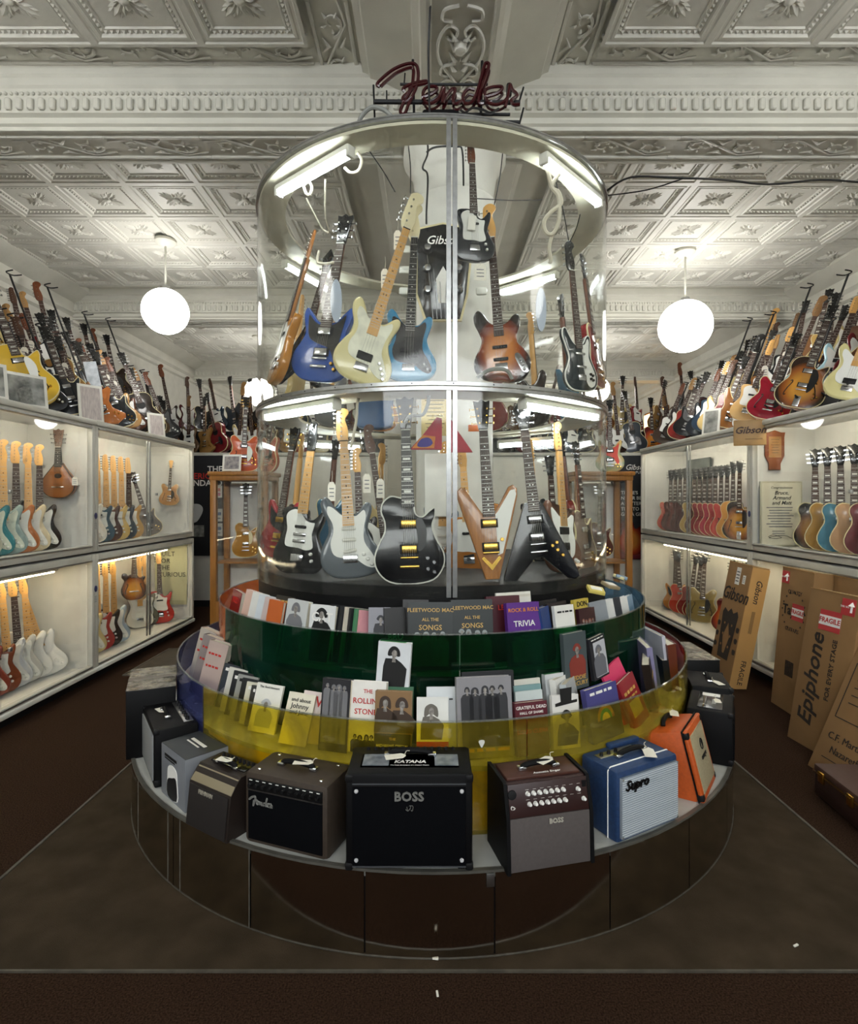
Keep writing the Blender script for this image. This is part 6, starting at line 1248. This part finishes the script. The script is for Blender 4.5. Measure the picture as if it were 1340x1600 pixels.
# lower bin, left to right
for k in range(3): book(322-9*k, 948+16*k, 1.50, Yb, 34, .05, ['#b9a49a', '#8f8480', '#b5aca0'][k], '%s leaning at the left end of the lower bin' % ['thick faded pink hardback', 'thick grey-pink paperback', 'thick cream paperback'][k], (('=', .2, .8, INKR), ('=', .2, .6, INKR)), yaw=42, lean=.12, roll=.22)
tt = [('#1c1b1b', 'black'), ('#2b2a2c', 'charcoal'), ('#c9c6bc', 'pale grey'), ('#141416', 'jet black'), ('#3a3f45', 'slate'), ('#d8d5ca', 'off-white'), ('#222325', 'dark'), ('#9a9a94', 'grey'), ('#15171a', 'black-spined'), ('#d6d2bd', 'ivory'), ('#2d2b28', 'umber')]
for k, (c_, nm) in enumerate(tt):
    book(318+8*k, 1018+5.6*k, 1.44+.004*k, Yb, 42 if k == 0 else 36, .012, c_, '%s magazine, %s in the slanted row at the left of the lower bin' % (nm, ORD[k]), (('BRUCE', .25, .86, INKG),) if k == 0 else ((('=', .3, .86, INKW),) if k % 3 == 0 else ((('=', .28, .88, INK if c_ > '#8' else INKW),) if k % 3 == 1 else ())), fig=(1, GREYM, .1, .75) if k % 2 == 0 else None, yaw=26, lean=.25, roll=.10)
book(408, 1072, 1.50, Yb, 46, .014, '#e9e7dd', 'white magazine with brown title in front of the slanted row', (('The Rod Stewart', .2, .93, INK),), (1, mat('pale_photo', '#b9bcc0', .5), .1, .8), yaw=20, lean=.3, roll=.08)
book(458, 1088, 1.53, Yb, 44, .04, '#ddd6bf', 'cream hardback with handwritten style title lying back in the lower bin', (('and about', .2, .86, INK), ('Johnny', .24, .74, INK), ('and June', .2, .62, INK)), None, yaw=18, lean=.35, roll=.12)
book(482, 1086, 1.49, Yb, 44, .03, '#d9c9c0', 'pale pink book behind the cream hardback in the lower bin', (('W', .5, .8, INKR),), yaw=18, lean=.35, roll=.12)
book(521, 1062, 1.52, Yb, 48, .03, '#26262a', 'black and grey book with a group of faces on the front', (), (4, GREYM, .1, .95))
book(572, 1066, 1.50, Yb, 58, .03, '#f0ede6', 'white book with red capital title above a dark photo strip', (('THE', .14, .86, INKR), ('ROLLING', .2, .72, INKR), ('STONES', .2, .57, INKR)), (5, INK, .0, .28))
book(614, 1074, 1.47, Yb, 60, .02, '#3d6b4f', 'green book behind the brown one in the lower bin')
book(613, 1081, 1.545, Yb, 58, .03, '#8a6a44', 'brown and black book with two seated figures', (('THE', .1, .30, INKG), ('MIDNIGHT SPECIAL', .13, .20, INKW)), (2, mat('sepia_dark', '#3a2818', .5), .38, .98), panel=((-.5, .5, 0, .38), '#181512'))
book(611, 1001, 1.41, 0, 52, .03, '#dfe2e4', 'white book with a figure in a black jacket propped high on the green wall', (('Bob Dylan', .17, .26, INKW), ('THE LYRICS', .09, .14, INKW)), (1, INK, .0, 1.0), zb=.77, lean=.05, roll=.06)
book(690, 1075, 1.48, Yb, 46, .02, '#dfe3e4', 'white paperback behind the red and white one in the lower bin', (('=', .1, .82, INK),))
book(676, 1091, 1.545, Yb, 50, .02, '#e8e8e2', 'white and red paperback with a long-haired figure', (('=', .16, .12, INKW),), (1, mat('hair_grey', '#6a655c', .5), .32, 1.0), panel=((-.5, .5, 0, .3), '#b02a24'))
book(766, 1045, 1.46, Yb, 84, .025, '#17181b', 'large black book behind the big group photo book')
book(759, 1059, 1.53, Yb, 88, .035, '#8f8d90', 'big grey book with a group of people standing on its cover', (('=', .12, .10, INKG),), (5, mat('photo_dark', '#2b2b2f', .5), .12, .92))
for k in range(3): book(829+k, 1062+9*k, 1.45+.03*k, Yb, 46, .012, ['#d7d5c9', '#7fa0a0', '#c9d2d0'][k], '%s book stacked behind the dark red one in the lower bin' % ['cream', 'teal', 'pale blue'][k])
book(832, 1096, 1.55, Yb, 54, .035, '#5a1d2a', 'dark red book with white capital title in the lower bin', (('GRATEFUL DEAD', .14, .90, INKW), ('HALL OF SHAME', .1, .80, INKW), ('LOUD CLEAR', .16, .45, INKR)))
book(884, 1086, 1.545, Yb, 48, .02, '#e5e3de', 'white book with a figure in a black top hat', (), (1, INK, .05, .82), roll=.06)
for k in range(3): book(872+14*k, 1053+4*k, 1.44+.02*k, Yb, 34, .03, ['#cfd2d2', '#e6e5df', '#bfc4c6'][k], '%s behind the top hat book' % ['grey hardback', 'thick white hardback', 'pale silver hardback'][k], yaw=[0, 25, 35][k])
book(900, 986, 1.41, 0, 44, .025, '#4b5557', 'grey book with a colourful standing figure propped high at right on the green wall', (('FREDDIE', .2, .2, INKG), ('MERCURY', .2, .1, INKG)), (1, mat('costume_red', '#8a3a30', .5), .2, .9), zb=.80, lean=.05, roll=-.04)
book(938, 990, 1.42, 0, 34, .02, '#2c2c31', 'black bordered book with a pale figure tilted on the green wall', (('=', .1, .95, INKW),), (1, mat('photo_mid', '#6f7178', .5), .05, .88), zb=.83, lean=.05, roll=-.16, panel=((-.3, .46, .05, .88), '#c3c5ca'))
book(948, 1070, 1.55, Yb, 66, .03, '#4b4a86', 'purple book with an arched rainbow print', (('=', .13, .9, INKW),), None, roll=-.07)
FAN = mat('fan_print', '#b59a4a', .5, col2='#8f5a9a', vscale=30)
o = [x for x in COL.objects if x.get('label') == 'purple book with an arched rainbow print'][0]
for q, rr_ in enumerate((.055, .04, .025)):
    bm = B(); prism(bm, [(rr_*math.cos(k*math.pi/12), rr_*1.2*math.sin(k*math.pi/12)) for k in range(13)], -.0006-.0004*q, 0); part('cover_picture', bm, [FAN, mat('fan_teal', '#4f8f9a', .5), mat('fan_pale', '#d9c9a0', .5)][q], o, (0, -.017, .09))
book(990, 1036, 1.49, Yb, 56, .012, '#e0406e', 'bright pink magazine with a black star in the lower bin', (), None, lean=.35, roll=-.25)
book(1001, 1056, 1.54, Yb, 46, .02, '#8f1f30', 'red book with a gold shield print in the lower bin', (('=', .22, .72, INKG), ('=', .14, .6, INKG)), None, lean=.3, roll=-.22, panel=((-.3, .3, .2, .52), '#c9b55a'))
book(1022, 1024, 1.50, Yb, 34, .04, '#231a18', 'dark book with gold spine lettering at the right of the lower bin', (('=', .2, .7, INKG),), roll=-.15, yaw=15)
book(1036, 1014, 1.47, Yb, 34, .035, '#1a1a1d', 'black thick book beside the brown leather one', (('=', .2, .8, INKW),), yaw=20, roll=-.12)
book(1045, 992, 1.50, Yb, 24, .05, '#6b3524', 'tall reddish brown book at the right end of the lower bin', yaw=30, roll=-.12)
book(1010, 958, 1.42, Yb, 40, .03, '#8a86a8', 'pale purple large book standing behind the brown one at right', yaw=30, roll=-.08)
book(1024, 972, 1.44, Yb, 34, .02, '#c9c9d2', 'white glossy large book standing at the right end of the lower bin', yaw=32, roll=-.06)
o = [x for x in COL.objects if x.get('label') == 'white book with a figure in a black top hat'][0]
bm = B(); prism(bm, [(-.055, .178), (.06, .193), (.06, .205), (.03, .201), (.034, .258), (-.03, .253), (-.026, .198), (-.056, .191)], -.0135, -.0125); part('cover_picture', bm, INK, o)
# upper bin, left to right
book(361, 922, 1.30, Gb, 34, .03, '#7d1f28', 'dark red book with red title at the left end of the upper bin', (('RED', .34, .72, INKR),), yaw=20, roll=.1)
for k in range(4): book(382+10*k, 922+4*k, 1.27+.01*k, Gb, 26, .03, ['#d9b9a8', '#e0dfd8', '#cfd6da', '#c9b6b0'][k], '%s in the left of the upper bin' % ['pink hardback', 'white hardback', 'pale blue hardback', 'rosy hardback'][k], yaw=30, roll=.15)
book(420, 938, 1.345, Gb, 30, .02, '#c4642e', 'orange book with brown pattern in the upper bin', (('=', .3, .5, mat('=', '#5a2412', .6)),), yaw=8, roll=.08)
book(436, 932, 1.26, Gb, 38, .02, '#3a3630', 'dark book with cream capitals behind the orange one in the upper bin', (('=', .2, .9, INKG),))
book(456, 938, 1.34, Gb, 42, .03, '#c9ccca', 'grey photo book with a face, left of the curly hair book', (), (1, GREYM, .1, 1.0), roll=.05)
book(500, 946, 1.345, Gb, 46, .03, '#dfe0de', 'white book with dark curly hair portrait and script title', (('CAT', .42, .78, INKW),), (1, INK, .0, 1.05))
for k in range(7):
    book(527+8*k, 946+1.5*k, 1.30, Gb, 34, .017, ['#101114', '#15161a', '#202226', '#d9d2bf', '#17181b', '#4f8a62', '#d99aa0'][k], '%s with lettered spine, %s in the row right of the curly hair book' % (['black book', 'second black book', 'charcoal book', 'cream book', 'jet black book', 'green book', 'pink book'][k], ORD[k]), (), yaw=58, lean=.12, roll=.22, spine=(['ZLLES', 'JTLES', 'VOX'][k], INKW) if k < 3 else None)
book(592, 950, 1.32, Gb, 34, .03, '#8f8f96', 'grey book with a dark figure in the upper bin', (), (1, mat('photo_dark', '#2b2b2f', .5), .1, .9), yaw=12)
book(618, 950, 1.31, Gb, 32, .04, '#1b1a18', 'black book with cream page edge left of the twin black books', (('BRU', .4, .5, INKW),), yaw=22)
book(648, 938, 1.27, Gb, 40, .03, '#1f1d1c', 'black book tucked behind the left twin book')
book(672, 942, 1.345, Gb, 70, .035, '#1d2422', 'left of two matching black books with gold capital titles', (('FLEETWOOD MAC', .16, .88, INKG), ('ALL THE', .1, .74, INKG), ('SONGS', .16, .62, INKG)), (4, mat('band_grey', '#8f9694', .5), .05, .6))
book(739, 938, 1.34, Gb, 66, .035, '#1d2422', 'right of two matching black books with gold capital titles', (('FLEETWOOD MAC', .16, .88, INKG), ('ALL THE', .1, .74, INKG), ('SONGS', .16, .62, INKG)), (4, MATS['band_grey'], .05, .6))
book(790, 932, 1.26, Gb, 56, .02, '#4a1620', 'dark maroon book behind the purple comic style book', (('LED', .2, .82, INKR),))
for k in range(3): book(808, 926+4*k, 1.20+.02*k, Gb, 60, .012, ['#e4e2d8', '#cfcabb', '#dcd9cf'][k], '%s magazine at the back of the upper bin' % ['white', 'buff', 'pale'][k])
book(821, 942, 1.345, Gb, 56, .03, '#5b2a86', 'purple comic style book with orange and white lettering', (('ROCK & ROLL', .2, .88, mat('ink_orange', '#e08a2c', .6)), ('TRIVIA', .22, .66, INKW)), (6, mat('comic_print', '#c9c3d6', .5), .05, .5))
book(858, 948, 1.33, Gb, 22, .03, '#25407a', 'narrow blue book right of the purple comic style book', yaw=30)
for k in range(3): book(862+16*k, 938+3*k, 1.24, Gb, 44, .012, ['#1c1c20', '#2a2226', '#17181b'][k], '%s record sleeve at the back right of the upper bin' % ['black', 'plum', 'jet'][k], yaw=10)
book(887, 946, 1.34, Gb, 38, .02, '#eceae2', 'white book with bold black capitals in the upper bin', (('=', .15, .88, INK), ('PRETEND', .28, .35, INK)))
book(922, 950, 1.335, Gb, 36, .02, '#3a1a20', 'dark red photo book right of the white capitals book', (), (4, mat('photo_red', '#8a5a4a', .5), .1, .8))
book(915, 936, 1.26, Gb, 34, .02, '#c8b24a', 'yellow book behind the dark red photo book', (('DON', .3, .9, INK),))
for k in range(5): book(944+11*k, 938-2*k, 1.30, Gb, 30, .02, ['#8d9296', '#d9d9d4', '#3a3c40', '#e4e3dd', '#8fa4b4'][k], '%s, %s in the group at the right end of the upper bin' % (['grey book', 'white book', 'charcoal book', 'bright white book', 'blue-grey book'][k], ORD[k]), (('B', .5, .3, INK),) if k == 3 else (), yaw=-28, lean=.1, roll=-.15)
for k, (px, py, c_, nm) in enumerate(((925, 938, '#d9c86a', 'yellow'), (948, 928, '#9a8a6a', 'tan'), (968, 926, '#d6cf9a', 'pale yellow'), (985, 930, '#7f96a8', 'blue'))):
    ph = phi_at(px, 1.22); p = cyl(ph, 1.24, 1.21); bm = B(); box(bm, (0, 0, 0), (.09, .07, .02), .004); pk = thing('string_packet', '%s packet lying on the books at the right of the upper bin' % nm, 'packet', p, .3*k); pk.rotation_euler = (.3, .2, .5*k); part('pouch', bm, bcol(c_), pk); bm = B(); box(bm, (0, 0, .011), (.06, .04, .001)); part('print', bm, PAPER, pk)

# ================================================================ banners and cases beyond the drum
t = thing('banner', 'black banner with white and red capital words at back left', 'banner', (-3.62, 8.88, 0))
bm = B(); box(bm, (0, 0, 1.62), (1.0, .02, 1.62)); part('sheet', bm, mat('banner_black', '#15161a', .6), t)
for s_, z, m in (('THE', 2.17, INKW), ('AMERICAN', 2.06, INKR), ('STANDARD', 1.95, INKW)): text(s_, .13, m, t, (.37, -.013, z), align='RIGHT', bold=.015)
bm = B(); box(bm, (.28, -.013, 1.82), (.17, .004, .19)); cd_ = part('sticker', bm, PAPER, t)
for q, c_ in enumerate(('#3b5fa0', '#c2574a', '#2a2a2c', '#d06a8a')): bm = B(); box(bm, (.245+.07*(q % 2), -.016, 1.85-.075*(q//2)), (.045, .003, .05)); part('icon', bm, bcol(c_), cd_)
for z, c_ in ((1.45, '#e8e6e0'), (1.22, '#e8e6e0')):
    bm = B(); box(bm, (.28, -.013, z), (.18, .004, .2)); cd_ = part('notice', bm, PAPER, t); bm = B(); box(bm, (.28, -.016, z+.02), (.14, .002, .05)); part('band', bm, mat('notice_blue', '#5a6f96', .6), cd_); bm = B(); box(bm, (.28, -.016, z-.05), (.12, .002, .02)); part('writing', bm, GREYM, cd_)
bm = B(); prism(bm, smooth([(x*1.0, z) for x, z in OUT['strat']], 3), -.002, 0); o = part('guitar_print', bm, mat('banner_grey', '#c9c9c6', .6), t, (.02, -.012, 1.42), (0, R(-60), 0)); bm = B(); box(bm, (-.02, -.013, 1.20), (.2, .004, .18)); part('photo_print', bm, PH, t)
t = thing('banner', 'black and red banner with a flame guitar print at back right', 'banner', (3.42, 8.88, 0))
bm = B(); box(bm, (0, 0, 1.58), (1.1, .02, 1.66)); part('sheet', bm, mat('banner_green', '#22262a', .6), t); bm = B(); box(bm, (0, -.012, .86), (1.1, .002, .2)); part('band', bm, mat('banner_red', '#7a1520', .6), t)
text('Gibson', .12, INKW, t, (-.16, -.013, 2.20), shear=.3, bold=.01); text('PURE', .06, INKW, t, (-.10, -.013, 2.12))
for q, s_ in enumerate(("THERE'S", 'NEVER BEEN', 'A BETTER', 'TIME TO', 'GET A GIBSON')): text(s_, .075, INKW, t, (-.40, -.013, 1.80-.085*q), align='LEFT', bold=.015)
bm = B(); prism(bm, smooth([(x*1.3, z*1.3) for x, z in OUT['single']], 3), -.004, 0); part('guitar_print', bm, CHB, t, (-.24, -.012, .82))
# wooden show cases behind the drum
OAK = mat('oak', '#8a5a24', .4, col2='#a06c2c', vscale=6, stretch=(12, 12, .6))
def show_case(x0, x1, label):
    w = x1-x0; t = thing('show_case', label, 'display case', ((x0+x1)/2, 6.85, 0)); d = .5; h = 2.0
    for sx in (-1, 1):
        for sy in (-1, 1): rbx(t, 'post', (sx*(w/2-.03), sy*(d/2-.03), h/2+.08), (.07, .07, h-.18), OAK, .006)
        bm = B(); box(bm, (sx*(w/2-.02), 0, 1.2), (.006, d-.12, 1.4)); part('glass_pane', bm, GLASS, t)
    bm = B(); box(bm, (0, -d/2+.02, 1.2), (w-.12, .006, 1.4)); part('glass_pane', bm, GLASS, t)
    rbx(t, 'cornice', (0, 0, h+.0), (w+.06, d+.06, .05), OAK, .012); rbx(t, 'cornice', (0, 0, h-.05), (w+.02, d+.02, .06), OAK, .006); rbx(t, 'plinth', (0, 0, .25), (w, d, .5), OAK, .008); rbx(t, 'shelf', (0, 0, .95), (w-.08, d-.08, .02), OAK)
    rbx(t, 'back_panel', (0, d/2-.02, 1.2), (w-.1, .01, 1.4), PANEL)
show_case(-2.56, -1.90, 'oak and glass show case behind the drum at left'); show_case(1.72, 2.38, 'oak and glass show case behind the drum at right')
cab('single', -2.20, 6.78, 1.0, '#a8751f', 'gold-brown guitar inside the left oak show case', 5, .1, -.02, lvl=1, guard=CRM, binding=CRM)
cab('single', 2.05, 6.78, 1.0, '#5a2a1c', 'brown guitar inside the right oak show case', -5, .1, .02, lvl=1)
cab('double', -2.24, 6.80, 2.03, '#b5532e', 'orange-red hollow guitar standing on top of the left oak show case', 12, .10, .03, lvl=2, guard=MINT, binding=CRM, hw=GOLD, s=.98)
cab('double', -2.0, 6.98, 2.03, '#a34a2c', 'second orange-red guitar partly hidden by the drum on the left show case', -40, .10, .03, s=.98)
photo((-2.32, 6.62, 2.03), .22, .2, 0, 'small photo card leaning on the orange-red guitar', mat('group_photo', '#5a5560', .4, col2='#a8a098', vscale=25))
PSY = mat('painted_swirl', '#2f8a7a', .3, col2='#d0a04a', vscale=7, coat=.5)
cab('horned', 2.2, 6.85, 2.03, PSY, 'guitar painted in green and orange swirls on top of the right show case', -15, .1, .0, lvl=2, guard=col('#c8402c'))
